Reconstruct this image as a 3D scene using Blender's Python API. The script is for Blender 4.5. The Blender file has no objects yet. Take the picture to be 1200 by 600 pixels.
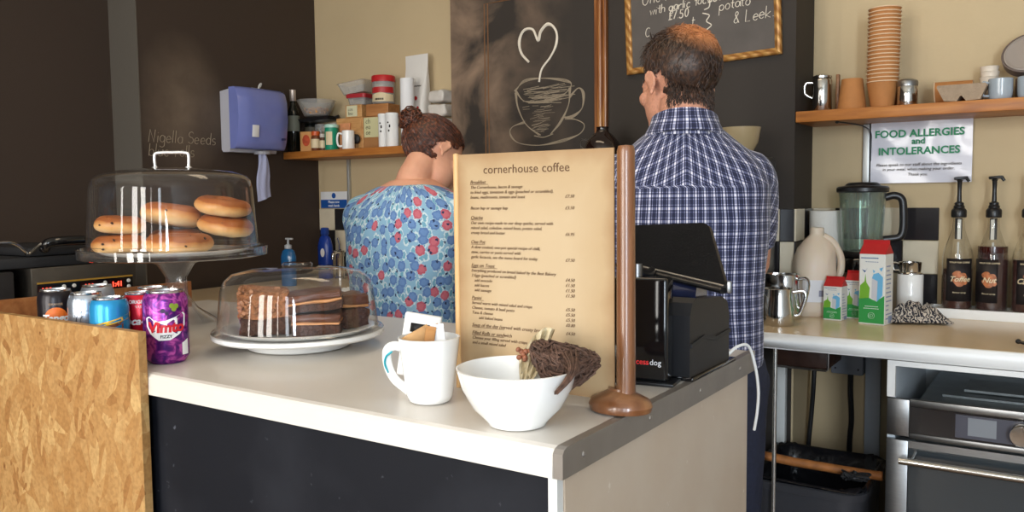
import bpy, bmesh, math, random
from mathutils import Vector, Matrix, Euler
random.seed(7)
R = math.radians
PI = math.pi
SC = bpy.context.scene
COL = SC.collection

# ------------------------------------------------------------------ camera
FPX, W, H = 968.0, 1200, 600
yaw, pitch, roll = R(33.7), R(4.0), R(0.6)
fw = Vector((-math.sin(yaw) * math.cos(pitch), math.cos(yaw) * math.cos(pitch), -math.sin(pitch)))
rt = Vector((math.cos(yaw), math.sin(yaw), 0))
up = rt.cross(fw)
rt, up = rt * math.cos(roll) - up * math.sin(roll), up * math.cos(roll) + rt * math.sin(roll)
cam_d = bpy.data.cameras.new('camera')
cam_d.sensor_width = 36
cam_d.lens = FPX * 36 / W
cam_d.clip_start = 0.02
cam = bpy.data.objects.new('camera', cam_d)
COL.objects.link(cam)
m = Matrix.Identity(4)
for i in range(3):
    m[i][0], m[i][1], m[i][2] = rt[i], up[i], -fw[i]
m.translation = (0, 0, 1.27)
cam.matrix_world = m
SC.camera = cam

# ------------------------------------------------------------------ light
world = bpy.data.worlds.new('world')
SC.world = world
world.use_nodes = True
bg = world.node_tree.nodes['Background']
bg.inputs[0].default_value = (0.85, 0.92, 1.0, 1)
bg.inputs[1].default_value = 1.2
SC.view_settings.view_transform = 'Standard'
SC.view_settings.look = 'None'
SC.view_settings.gamma = 1
SC.view_settings.use_curve_mapping = False
SC.view_settings.exposure = -0.12
SC.cycles.use_denoising = True
SC.cycles.max_bounces = 10
SC.cycles.transparent_max_bounces = 32
SC.cycles.caustics_reflective = False
SC.cycles.caustics_refractive = False
SC.cycles.sample_clamp_indirect = 4

PANES = [(-2.45, -2.25), (-1.62, -1.22), (-1.02, -0.64), (-0.30, -0.18), (0.35, 0.70), (1.05, 1.50)]   # tall shop windows behind the camera
FRONT_Y = -1.6


def area(name, loc, rot, sx, sy, power, col):
    d = bpy.data.lights.new(name, 'AREA')
    d.shape = 'RECTANGLE'
    d.size, d.size_y, d.energy, d.color = sx, sy, power, col
    o = bpy.data.objects.new(name, d)
    o.location, o.rotation_euler = loc, rot
    COL.objects.link(o)
    return o


for i, (a, b) in enumerate(PANES):
    area('window_daylight', ((a + b) / 2, FRONT_Y - 0.12, 1.5), (R(90), 0, 0), b - a, 1.75, [15, 38, 38, 8, 22, 95][i], (1.0, 0.96, 0.89) if i < 4 else (0.80, 0.90, 1.0))
area('ceiling_ambient_light', (-1.2, 1.6, 2.74), (0, 0, 0), 1.2, 0.3, 7, (1.0, 0.80, 0.55))  # unseen warm ambient light under the ceiling, no fitting modelled

# ------------------------------------------------------------------ materials


def lin(c):
    c = c / 255.0
    return c / 12.92 if c <= 0.04045 else ((c + 0.055) / 1.055) ** 2.4


def S(r, g, b):
    return (lin(r), lin(g), lin(b), 1)


MATS = {}


def base_mat(name):
    mt = bpy.data.materials.new(name)
    mt.use_nodes = True
    return mt, mt.node_tree.nodes, mt.node_tree.links, mt.node_tree.nodes['Principled BSDF']


def ramp(nodes, stops):
    r = nodes.new('ShaderNodeValToRGB')
    el = r.color_ramp.elements
    while len(el) > len(stops):
        el.remove(el[-1])
    while len(el) < len(stops):
        el.new(1)
    for e, (p, c) in zip(el, stops):
        e.position, e.color = p, c
    return r


def M(name, col, rough=0.5, metal=0.0, var=0.0, vs=30, bump=0.0, bs=200, spec=0.5, coat=0.0, trans=0.0, ior=1.45, emit=0.0, stretch=(1, 1, 1), sss=0.0):
    """A principled material whose colour wanders by var on a noise of scale vs, with a fine noise bump."""
    mt, n, l, p = base_mat(name)
    p.inputs['Base Color'].default_value = col
    p.inputs['Roughness'].default_value = rough
    p.inputs['Metallic'].default_value = metal
    p.inputs['Specular IOR Level'].default_value = spec
    p.inputs['Coat Weight'].default_value = coat
    p.inputs['Coat Roughness'].default_value = 0.1
    p.inputs['Transmission Weight'].default_value = trans
    p.inputs['IOR'].default_value = ior
    if sss:
        p.inputs['Subsurface Weight'].default_value = sss
        p.inputs['Subsurface Radius'].default_value = (0.01, 0.004, 0.002)
    if emit:
        p.inputs['Emission Color'].default_value = col
        p.inputs['Emission Strength'].default_value = emit
    tc = n.new('ShaderNodeTexCoord')
    mp = n.new('ShaderNodeMapping')
    mp.inputs['Scale'].default_value = stretch
    l.new(tc.outputs['Object'], mp.inputs['Vector'])
    if var:
        nz = n.new('ShaderNodeTexNoise')
        nz.inputs['Scale'].default_value = vs
        nz.inputs['Detail'].default_value = 5
        l.new(mp.outputs[0], nz.inputs['Vector'])
        lo = tuple(c * (1 - var) for c in col[:3]) + (1,)
        hi = tuple(min(1, c * (1 + var)) for c in col[:3]) + (1,)
        r = ramp(n, [(0.3, lo), (0.7, hi)])
        l.new(nz.outputs['Fac'], r.inputs[0])
        l.new(r.outputs[0], p.inputs['Base Color'])
    if bump:
        nb = n.new('ShaderNodeTexNoise')
        nb.inputs['Scale'].default_value = bs
        nb.inputs['Detail'].default_value = 4
        l.new(mp.outputs[0], nb.inputs['Vector'])
        b = n.new('ShaderNodeBump')
        b.inputs['Strength'].default_value = bump
        b.inputs['Distance'].default_value = 0.01
        l.new(nb.outputs['Fac'], b.inputs['Height'])
        l.new(b.outputs[0], p.inputs['Normal'])
    MATS[name] = mt
    return mt


def wood(name, c1, c2, c3, scale=(1.5, 14, 14), rough=0.45, coat=0.0):
    mt, n, l, p = base_mat(name)
    tc = n.new('ShaderNodeTexCoord')
    mp = n.new('ShaderNodeMapping')
    mp.inputs['Scale'].default_value = scale
    l.new(tc.outputs['Object'], mp.inputs['Vector'])
    nz = n.new('ShaderNodeTexNoise')
    nz.inputs['Scale'].default_value = 4
    nz.inputs['Detail'].default_value = 6
    nz.inputs['Distortion'].default_value = 0.6
    l.new(mp.outputs[0], nz.inputs['Vector'])
    r = ramp(n, [(0.3, c1), (0.5, c2), (0.7, c3)])
    l.new(nz.outputs['Fac'], r.inputs[0])
    l.new(r.outputs[0], p.inputs['Base Color'])
    p.inputs['Roughness'].default_value = rough
    p.inputs['Coat Weight'].default_value = coat
    b = n.new('ShaderNodeBump')
    b.inputs['Strength'].default_value = 0.15
    b.inputs['Distance'].default_value = 0.003
    l.new(nz.outputs['Fac'], b.inputs['Height'])
    l.new(b.outputs[0], p.inputs['Normal'])
    MATS[name] = mt
    return mt


def thin_glass(name, tint=(1, 1, 1, 1), refl=1.0, rough=0.01, haze=0.0):
    """Thin clear sheet: straight-through transmission and a Fresnel reflection."""
    mt = bpy.data.materials.new(name)
    mt.use_nodes = True
    n, l = mt.node_tree.nodes, mt.node_tree.links
    n.clear()
    out = n.new('ShaderNodeOutputMaterial')
    tr = n.new('ShaderNodeBsdfTransparent')
    tr.inputs[0].default_value = tint
    gl = n.new('ShaderNodeBsdfGlossy')
    gl.inputs['Roughness'].default_value = rough
    fr = n.new('ShaderNodeFresnel')
    ge = n.new('ShaderNodeNewGeometry')
    io = n.new('ShaderNodeMapRange')          # the same reflectance from both sides of the sheet
    io.inputs[3].default_value = 1.5
    io.inputs[4].default_value = 1 / 1.5
    l.new(ge.outputs['Backfacing'], io.inputs[0])
    l.new(io.outputs[0], fr.inputs[0])
    mu = n.new('ShaderNodeMath')
    mu.operation = 'MULTIPLY'
    mu.inputs[1].default_value = refl
    l.new(fr.outputs[0], mu.inputs[0])
    mx = n.new('ShaderNodeMixShader')
    l.new(mu.outputs[0], mx.inputs[0])
    l.new(tr.outputs[0], mx.inputs[1])
    l.new(gl.outputs[0], mx.inputs[2])
    last = mx
    if haze:
        df = n.new('ShaderNodeBsdfDiffuse')
        df.inputs[0].default_value = (0.8, 0.8, 0.8, 1)
        m2 = n.new('ShaderNodeMixShader')
        m2.inputs[0].default_value = haze
        l.new(mx.outputs[0], m2.inputs[1])
        l.new(df.outputs[0], m2.inputs[2])
        last = m2
    l.new(last.outputs[0], out.inputs[0])
    MATS[name] = mt
    return mt


# ------------------------------------------------------------------ mesh helpers


class MB:
    """Collects shapes into one bmesh; build() links it as one object."""

    def __init__(self):
        self.bm = bmesh.new()
        self.mi = 0

    def _done(self, vs):
        fs = set()
        for v in vs:
            fs.update(v.link_faces)
        for f in fs:
            f.material_index = self.mi
        return vs

    def box(self, c, s, rot=None, bev=0.0, seg=2):
        r = bmesh.ops.create_cube(self.bm, size=1.0)
        vs = r['verts']
        bmesh.ops.scale(self.bm, vec=Vector(s), verts=vs)
        if bev:
            es = set()
            for v in vs:
                es.update(v.link_edges)
            rb = bmesh.ops.bevel(self.bm, geom=list(es), offset=bev, segments=seg, profile=0.5, affect='EDGES')
            fs = set(rb['faces'])
            vs = list({v for f in fs for v in f.verts})
            more = {v for x in vs for f in x.link_faces for v in f.verts}
            vs = list(more)
        if rot is not None:
            bmesh.ops.rotate(self.bm, cent=(0, 0, 0), matrix=Euler(rot).to_matrix(), verts=vs)
        bmesh.ops.translate(self.bm, vec=Vector(c), verts=vs)
        self._done(vs)
        return self

    def b2(self, x0, x1, y0, y1, z0, z1, bev=0.0, seg=2):
        return self.box(((x0 + x1) / 2, (y0 + y1) / 2, (z0 + z1) / 2), (abs(x1 - x0), abs(y1 - y0), abs(z1 - z0)), None, bev, seg)

    def lathe(self, prof, c=(0, 0, 0), seg=32, rot=None, sx=1.0, sy=1.0, caps=True):
        """Revolves (r, z) pairs about z; r = 0 closes to a point."""
        rings, vs = [], []
        for r, z in prof:
            if r < 1e-6:
                v = [self.bm.verts.new((0, 0, z))]
            else:
                v = [self.bm.verts.new((r * math.cos(2 * PI * k / seg) * sx, r * math.sin(2 * PI * k / seg) * sy, z)) for k in range(seg)]
            rings.append(v)
            vs += v
        for a, b in zip(rings, rings[1:]):
            for k in range(seg):
                k2 = (k + 1) % seg
                if len(a) == 1 and len(b) == 1:
                    continue
                if len(a) == 1:
                    self.bm.faces.new((a[0], b[k2], b[k]))
                elif len(b) == 1:
                    self.bm.faces.new((a[k], a[k2], b[0]))
                else:
                    self.bm.faces.new((a[k], a[k2], b[k2], b[k]))
        if caps:
            if len(rings[0]) > 1:
                self.bm.faces.new(list(reversed(rings[0])))
            if len(rings[-1]) > 1:
                self.bm.faces.new(rings[-1])
        if rot is not None:
            bmesh.ops.rotate(self.bm, cent=(0, 0, 0), matrix=Euler(rot).to_matrix(), verts=vs)
        bmesh.ops.translate(self.bm, vec=Vector(c), verts=vs)
        self._done(vs)
        return self

    def tube(self, pts, r, seg=8, closed=False, flat=1.0, caps=True):
        """Sweeps a circle (radius r or one per point) along pts."""
        pts = [Vector(p) for p in pts]
        n = len(pts)
        rs = r if isinstance(r, (list, tuple)) else [r] * n
        rings = []
        ref = None
        for i, p in enumerate(pts):
            a = pts[(i - 1) % n] if (closed or i > 0) else p
            b = pts[(i + 1) % n] if (closed or i < n - 1) else p
            t = (b - a)
            if t.length < 1e-9:
                t = Vector((0, 0, 1))
            t.normalize()
            if ref is None:
                ref = Vector((0, 0, 1)) if abs(t.z) < 0.9 else Vector((1, 0, 0))
            u = (ref - t * ref.dot(t))
            if u.length < 1e-6:
                u = t.orthogonal()
            u.normalize()
            ref = u
            w = t.cross(u)
            rings.append([self.bm.verts.new(p + (u * math.cos(2 * PI * k / seg) * flat + w * math.sin(2 * PI * k / seg)) * rs[i]) for k in range(seg)])
        rng = range(n) if closed else range(n - 1)
        for i in rng:
            a, b = rings[i], rings[(i + 1) % n]
            for k in range(seg):
                k2 = (k + 1) % seg
                self.bm.faces.new((a[k], a[k2], b[k2], b[k]))
        if caps and not closed:
            self.bm.faces.new(list(reversed(rings[0])))
            self.bm.faces.new(rings[-1])
        self._done([v for q in rings for v in q])
        return self

    def cyl(self, p0, p1, r0, r1=None, seg=20):
        return self.tube([p0, p1], [r0, r0 if r1 is None else r1], seg)

    def ball(self, c, rad, rot=None, sub=3):
        r = bmesh.ops.create_icosphere(self.bm, subdivisions=sub, radius=1.0)
        vs = r['verts']
        rad = rad if isinstance(rad, (list, tuple)) else (rad, rad, rad)
        bmesh.ops.scale(self.bm, vec=Vector(rad), verts=vs)
        if rot is not None:
            bmesh.ops.rotate(self.bm, cent=(0, 0, 0), matrix=Euler(rot).to_matrix(), verts=vs)
        bmesh.ops.translate(self.bm, vec=Vector(c), verts=vs)
        self._done(vs)
        return self

    def prism(self, poly, vec, org=(0, 0, 0), ax=(1, 0, 0), ay=(0, 0, 1)):
        """Extrudes the 2-d polygon (in axes ax, ay at org) along vec."""
        org, ax, ay, vec = Vector(org), Vector(ax), Vector(ay), Vector(vec)
        a = [self.bm.verts.new(org + ax * x + ay * y) for x, y in poly]
        b = [self.bm.verts.new(v.co + vec) for v in a]
        n = len(a)
        self.bm.faces.new(a)
        self.bm.faces.new(list(reversed(b)))
        for k in range(n):
            k2 = (k + 1) % n
            self.bm.faces.new((a[k2], a[k], b[k], b[k2]))
        self._done(a + b)
        return self

    def hull(self, pts):
        vs = [self.bm.verts.new(p) for p in pts]
        bmesh.ops.convex_hull(self.bm, input=vs)
        self._done(vs)
        return self

    def wobble(self, amp, scale, seed=0):
        from mathutils import noise
        for v in self.bm.verts:
            v.co += noise.noise_vector(v.co * scale + Vector((seed, seed * 2, 0))) * amp
        return self

    def mesh(self, name, mats, smooth=True, angle=40):
        bmesh.ops.remove_doubles(self.bm, verts=self.bm.verts[:], dist=1e-6)
        bmesh.ops.recalc_face_normals(self.bm, faces=self.bm.faces[:])
        me = bpy.data.meshes.new(name)
        if smooth:
            for f in self.bm.faces:
                f.smooth = True
            for e in self.bm.edges:
                if len(e.link_faces) == 2 and e.calc_face_angle(0) > R(angle):
                    e.smooth = False
        self.bm.to_mesh(me)
        self.bm.free()
        for mm in (mats if isinstance(mats, (list, tuple)) else [mats]):
            me.materials.append(mm)
        return me

    def build(self, name, mats, parent=None, smooth=True, angle=40, label=None, loc=None, rot=None):
        o = bpy.data.objects.new(name, self.mesh(name, mats, smooth, angle))
        COL.objects.link(o)
        if parent is not None:
            o.parent = parent
        if label:
            o['label'] = label
        if loc is not None:
            o.location = loc
        if rot is not None:
            o.rotation_euler = rot
        return o


def tag(o, label, cat, group=None):
    o['label'] = label
    o['category'] = cat
    if group:
        o['group'] = group
    return o


def thing(name, label, cat, loc=(0, 0, 0), rz=0.0, group=None, rot=None):
    o = bpy.data.objects.new(name, None)
    o.empty_display_size = 0.05
    COL.objects.link(o)
    o.location = loc
    o.rotation_euler = rot if rot is not None else (0, 0, rz)
    return tag(o, label, cat, group)


def struct(o):
    o['kind'] = 'structure'
    return o


def dup(root, loc, rot, label, group=None):
    """A copy of a thing with copies of its parts and their sub-parts."""
    c = root.copy()
    COL.objects.link(c)
    c.location, c.rotation_euler = loc, rot
    c['label'] = label
    if group:
        c['group'] = group
    for ch in list(root.children):
        d = ch.copy()
        COL.objects.link(d)
        d.parent = c
        for g in list(ch.children):
            e = g.copy()
            COL.objects.link(e)
            e.parent = d
    return c


def text(s, name, mat, size, org, ax, ay, parent=None, align='LEFT', shear=0.0, thick=0.0004, space=1.0, label=None, bold=0.0):
    """Lettering as a mesh: origin org, reading along ax, upright along ay."""
    cu = bpy.data.curves.new(name, 'FONT')
    cu.body, cu.size, cu.align_x, cu.shear, cu.space_character = s, size, align, shear, space
    cu.extrude = thick
    cu.offset = bold
    cu.resolution_u = 3
    t = bpy.data.objects.new(name, cu)
    COL.objects.link(t)
    dg = bpy.context.evaluated_depsgraph_get()
    me = bpy.data.meshes.new_from_object(t.evaluated_get(dg))
    bpy.data.objects.remove(t)
    bpy.data.curves.remove(cu)
    ax, ay = Vector(ax).normalized(), Vector(ay).normalized()
    az = ax.cross(ay)
    mx = Matrix.Identity(4)
    for i in range(3):
        mx[i][0], mx[i][1], mx[i][2] = ax[i], ay[i], az[i]
    mx.translation = Vector(org)
    me.transform(mx)
    me.materials.clear()
    me.materials.append(mat)
    return me


def join(name, meshes, mats, parent=None, label=None):
    bm = bmesh.new()
    for me in meshes:
        bm.from_mesh(me)
    me2 = bpy.data.meshes.new(name)
    bm.to_mesh(me2)
    bm.free()
    for mm in (mats if isinstance(mats, (list, tuple)) else [mats]):
        me2.materials.append(mm)
    for me in meshes:
        bpy.data.meshes.remove(me)
    o = bpy.data.objects.new(name, me2)
    COL.objects.link(o)
    if parent is not None:
        o.parent = parent
    if label:
        o['label'] = label
    return o


# single-stroke hand lettering (letter box 0..1, x-height 0.55)
def _arc(cx, cy, rx, ry, a0, a1, n=8):
    return [(cx + rx * math.cos(R(a0 + (a1 - a0) * i / n)), cy + ry * math.sin(R(a0 + (a1 - a0) * i / n))) for i in range(n + 1)]


_o = _arc(.25, .27, .22, .27, 60, 420, 12)
STROKES = {
    'a': [_o, [(.47, .52), (.47, .1), (.54, 0)]], 'b': [[(.03, 1), (.03, 0)], _arc(.25, .27, .22, .27, 180, -180, 12)],
    'c': [_arc(.27, .27, .22, .27, 45, 315)], 'd': [_o, [(.47, 1), (.47, 0)]],
    'e': [[(.05, .27), (.47, .3)] + _arc(.26, .27, .21, .27, 5, 320)], 'f': [_arc(.3, .8, .15, .2, 60, 180) + [(.15, 0)], [(0, .5), (.32, .5)]],
    'g': [_o, [(.47, .52), (.47, -.2)] + _arc(.25, -.2, .22, .18, 0, -150)], 'h': [[(.03, 1), (.03, 0)], [(.03, .3)] + _arc(.24, .32, .2, .22, 150, 0) + [(.44, 0)]],
    'i': [[(.08, .52), (.08, 0)], [(.08, .72), (.09, .75)]], 'k': [[(.03, 1), (.03, 0)], [(.4, .5), (.05, .22), (.42, 0)]],
    'l': [[(.06, 1), (.06, 0)]], 'm': [[(.02, .52), (.02, 0)], _arc(.17, .33, .15, .2, 170, 0) + [(.32, 0)], _arc(.47, .33, .15, .2, 170, 0) + [(.62, 0)]],
    'n': [[(.03, .52), (.03, 0)], _arc(.24, .32, .2, .22, 160, 0) + [(.44, 0)]], 'o': [_o],
    'p': [[(.03, .52), (.03, -.4)], _arc(.25, .27, .22, .27, 180, -180, 12)], 'r': [[(.05, .52), (.05, 0)], _arc(.25, .3, .2, .22, 160, 50)],
    's': [_arc(.22, .4, .16, .14, 40, 270) + _arc(.22, .13, .17, .14, 90, -140)], 't': [[(.18, .9), (.18, .1), (.32, 0)], [(.02, .55), (.36, .55)]],
    'u': [[(.03, .52), (.03, .2)] + _arc(.24, .2, .2, .2, 190, 350) + [(.45, .52)], [(.45, .52), (.45, 0)]], 'v': [[(.02, .52), (.2, 0), (.4, .52)]],
    'w': [[(.0, .52), (.14, 0), (.28, .45), (.42, 0), (.56, .52)]], 'x': [[(0, .52), (.4, 0)], [(.4, .52), (0, 0)]],
    'y': [[(.02, .52), (.22, .05)], [(.44, .52), (.1, -.4)]], 'z': [[(.02, .52), (.4, .52), (.0, 0), (.42, 0)]],
    'N': [[(.03, 0), (.06, 1), (.5, 0), (.53, 1)]], 'S': [_arc(.28, .75, .22, .23, 30, 270) + _arc(.28, .26, .24, .26, 90, -150)],
    'O': [_arc(.32, .5, .3, .5, 70, 430, 14)], 'P': [[(.05, 0), (.05, 1)], [(.05, 1)] + _arc(.2, .74, .28, .26, 90, -90) + [(.05, .48)]],
    'L': [[(.05, 1), (.05, 0), (.45, 0)]], 'C': [_arc(.32, .5, .28, .48, 50, 310, 10)],
    '£': [_arc(.34, .74, .17, .22, 30, 190) + [(.2, .1), (.05, 0), (.48, .02)], [(.06, .45), (.38, .45)]],
    '7': [[(0, .95), (.42, .95), (.14, 0)]], '5': [[(.42, .95), (.1, .95), (.07, .55)] + _arc(.22, .3, .22, .28, 120, -150)],
    '0': [_arc(.25, .48, .2, .47, 90, 450, 12)], '.': [[(.05, 0), (.06, .04)]], '&': [[(.48, .0), (.12, .7)] + _arc(.24, .8, .12, .15, 200, -20) + [(.05, .25)] + _arc(.22, .18, .18, .17, 170, 380)],
    '{': [_arc(.4, .75, .18, .25, 90, 180) + [(.2, .55), (.05, .48), (.2, .4)] + _arc(.4, .2, .18, .25, 180, 270)],
}
ADV = {'m': .8, 'w': .74, 'i': .26, 'l': .24, '.': .22, ' ': .42, 'N': .72, 'O': .78, 't': .44, 'f': .4, 'r': .46}


def hand(mb, s, size, org, ax, ay, nz, th, lean=0.12, jit=0.03):
    """Writes s as flat ribbons of chalk on a plane."""
    org, ax, ay, nz = Vector(org), Vector(ax).normalized(), Vector(ay).normalized(), Vector(nz)
    x = 0.0
    for ch in s:
        for st in STROKES.get(ch, []):
            dx, dy = random.uniform(-jit, jit), random.uniform(-jit, jit)
            pts = [org + ax * ((x + px + lean * py + dx) * size) + ay * ((py + dy) * size) + nz * 0.0006 for px, py in st]
            mb.tube(pts, [th * random.uniform(.75, 1.15) for _ in pts], 5)
        x += ADV.get(ch, .58)
    return x * size


def stroke(mb, pts, th, nz):
    mb.tube([Vector(p) + Vector(nz) * 0.0006 for p in pts], th, 5)


def spline(P, n=8):
    """Catmull-Rom through the points P."""
    P = [Vector(p) for p in P]
    Q = [P[0] * 2 - P[1]] + P + [P[-1] * 2 - P[-2]]
    out = []
    for i in range(1, len(Q) - 2):
        a, b, c, d = Q[i - 1], Q[i], Q[i + 1], Q[i + 2]
        for k in range(n):
            t = k / n
            out.append(0.5 * ((2 * b) + (c - a) * t + (2 * a - 5 * b + 4 * c - d) * t * t + (3 * b - a - 3 * c + d) * t ** 3))
    out.append(P[-1])
    return out

# ------------------------------------------------------------------ shared materials
BLACKPAINT = M('black_paint', S(58, 50, 45), 0.75, var=0.10, vs=3, bump=0.05, bs=60)
BROWNPAINT = M('brown_black_paint', S(58, 45, 36), 0.7, var=0.08, vs=2.5, bump=0.05, bs=50)
PALE = M('pale_grey_paint', S(198, 202, 204), 0.85)
CREAM = M('cream_paint', S(194, 173, 137), 0.8, var=0.04, vs=3, bump=0.04, bs=120)
CEILW = M('white_ceiling', S(225, 220, 208), 0.9)
WHITE = M('white_plastic', S(232, 232, 230), 0.35)
WHITEP = M('white_paint', S(214, 214, 210), 0.45)
CERAMIC = M('white_ceramic', S(240, 240, 238), 0.12, coat=0.3)
STEEL = M('polished_steel', S(200, 198, 194), 0.14, metal=1.0, var=0.05, vs=20)
BRUSHED = M('brushed_steel', S(150, 150, 150), 0.34, metal=1.0, var=0.08, vs=40, stretch=(1, 1, 20))
DARKSTEEL = M('dark_steel', S(95, 94, 94), 0.4, metal=1.0, var=0.15, vs=30)
BLACKP = M('black_plastic', S(26, 26, 28), 0.32)
BLACKM = M('matt_black_plastic', S(36, 36, 38), 0.6)
BLACKG = M('black_gloss', S(14, 14, 16), 0.08, coat=0.4)
TILE_W = M('white_tile', S(216, 204, 180), 0.15, var=0.05, vs=15)
TILE_B = M('black_tile', S(38, 36, 38), 0.15, var=0.2, vs=10)
GROUT = M('tile_grout', S(205, 198, 182), 0.9)
LAMINATE = M('white_laminate', S(216, 209, 200), 0.26, var=0.02, vs=6)
LAMCREAM = M('cream_laminate', S(224, 200, 164), 0.22, var=0.03, vs=6)
PINE = wood('orange_pine', S(146, 86, 34), S(172, 106, 44), S(188, 124, 58))
CHALK = M('chalk', S(222, 212, 196), 0.95)
CHALKDIM = M('faded_chalk', S(150, 136, 116), 0.95)
GLASS = thin_glass('clear_glass')
ACRYL = thin_glass('clear_acrylic', refl=1.3, haze=0.006)
FOGPL = thin_glass('cloudy_plastic', tint=(0.9, 0.9, 0.88, 1), rough=0.3, haze=0.2)
PAPERW = M('white_paper', S(228, 228, 230), 0.6)
INK = M('black_ink', S(40, 34, 30), 0.8)
INKB = M('brown_ink', S(98, 70, 48), 0.8)
KRAFT = M('kraft_card', S(176, 118, 66), 0.75, var=0.06, vs=40)
REDP = M('red_plastic', S(186, 38, 40), 0.35)

# ------------------------------------------------------------------ room shell
YW, YC, XC, XL, XL2, YS = 2.80, 2.585, -0.686, -2.977, -3.156, 1.887
floor_m = wood('floor_boards', S(96, 72, 52), S(116, 90, 66), S(130, 102, 78), (10, 1.2, 1), 0.5)
struct(MB().b2(-3.4, 1.9, -1.8, 2.9, -0.06, 0).build('floor', floor_m))
struct(MB().b2(-3.4, 1.9, -1.8, 2.9, 2.8, 2.86).build('ceiling', CEILW))
struct(MB().b2(XL, 1.9, YW, 2.9, 0, 2.8).build('wall_back', CREAM))


def smeared_brown():
    """Brown-black wall paint with the pale cloud of a wiped-off chalk note."""
    mt, n, l, p = base_mat('smeared_brown_paint')
    tc = n.new('ShaderNodeTexCoord')
    mp = n.new('ShaderNodeMapping')
    mp.vector_type = 'TEXTURE'
    mp.inputs['Location'].default_value = (XL, 2.07, 1.66)
    mp.inputs['Scale'].default_value = (1, .24, .34)
    l.new(tc.outputs['Object'], mp.inputs[0])
    gr = n.new('ShaderNodeTexGradient')
    gr.gradient_type = 'SPHERICAL'
    l.new(mp.outputs[0], gr.inputs[0])
    nz = n.new('ShaderNodeTexNoise')
    nz.inputs['Scale'].default_value = 6
    nz.inputs['Detail'].default_value = 5
    l.new(tc.outputs['Object'], nz.inputs['Vector'])
    mu = n.new('ShaderNodeMath')
    mu.operation = 'MULTIPLY'
    l.new(gr.outputs[1], mu.inputs[0])
    l.new(nz.outputs['Fac'], mu.inputs[1])
    r = ramp(n, [(0.05, S(58, 45, 36)), (0.5, S(112, 96, 80))])
    l.new(mu.outputs[0], r.inputs[0])
    l.new(r.outputs[0], p.inputs['Base Color'])
    p.inputs['Roughness'].default_value = 0.7
    return mt


wl = MB().b2(-3.4, XL, YS, 2.9, 0, 2.8).b2(-3.4, XL2, -1.8, YS, 0, 2.8).build('wall_left', smeared_brown())
struct(wl)
struct(MB().b2(1.8, 1.9, -1.6, 2.8, 0, 2.8).build('wall_right', PALE))
wf = MB()
FY = FRONT_Y
wf.b2(XL2, 1.8, FY - 0.1, FY, 0, 0.6).b2(XL2, 1.8, FY - 0.1, FY, 2.4, 2.8)
xs = [XL2] + [q for p in PANES for q in p] + [1.8]
for a, b in zip(xs[0::2], xs[1::2]):
    wf.b2(a, b, FY - 0.1, FY, 0.6, 2.4)
struct(wf.build('wall_front', PALE))
for i, (a, b) in enumerate(PANES):
    fr = MB()
    for q in ((a, a + 0.015, 0.6, 2.4), (b - 0.015, b, 0.6, 2.4), (a + 0.015, b - 0.015, 0.6, 0.62), (a + 0.015, b - 0.015, 2.38, 2.4)):
        fr.b2(q[0], q[1], FY - 0.08, FY - 0.02, q[2], q[3])
    struct(fr.build('window_%d' % (i + 1), WHITEP))


def smudged_black():
    """Black chalkboard paint with a cloud of wiped chalk dust on its left half."""
    mt, n, l, p = base_mat('smudged_black_paint')
    tc = n.new('ShaderNodeTexCoord')
    nz = n.new('ShaderNodeTexNoise')
    nz.inputs['Scale'].default_value = 4.2
    nz.inputs['Detail'].default_value = 6
    nz.inputs['Distortion'].default_value = 0.4
    l.new(tc.outputs['Object'], nz.inputs['Vector'])
    r = ramp(n, [(0.42, (0, 0, 0, 1)), (0.64, (1, 1, 1, 1))])
    l.new(nz.outputs['Fac'], r.inputs[0])
    sx = n.new('ShaderNodeSeparateXYZ')
    l.new(tc.outputs['Object'], sx.inputs[0])
    mr = n.new('ShaderNodeMapRange')
    for k, v in enumerate((-1.86, -1.45, 1.0, 0.0)):
        mr.inputs[k + 1].default_value = v
    l.new(sx.outputs[0], mr.inputs[0])
    mu = n.new('ShaderNodeMath')
    mu.operation = 'MULTIPLY'
    l.new(r.outputs[0], mu.inputs[0])
    l.new(mr.outputs[0], mu.inputs[1])
    mx = n.new('ShaderNodeMix')
    mx.data_type = 'RGBA'
    mx.inputs[6].default_value = S(44, 37, 31)
    mx.inputs[7].default_value = S(140, 116, 96)
    l.new(mu.outputs[0], mx.inputs[0])
    l.new(mx.outputs[2], p.inputs['Base Color'])
    p.inputs['Roughness'].default_value = 0.75
    return mt


SMUDGE = smudged_black()
wc = struct(MB().b2(-2.0, XC, YC, YW, 0, 2.8).build('wall_center', SMUDGE))

# chalk mural on the chimney breast
NY = Vector((0, -1, 0))


def P(x, z):
    return (x, YC, z)


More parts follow.
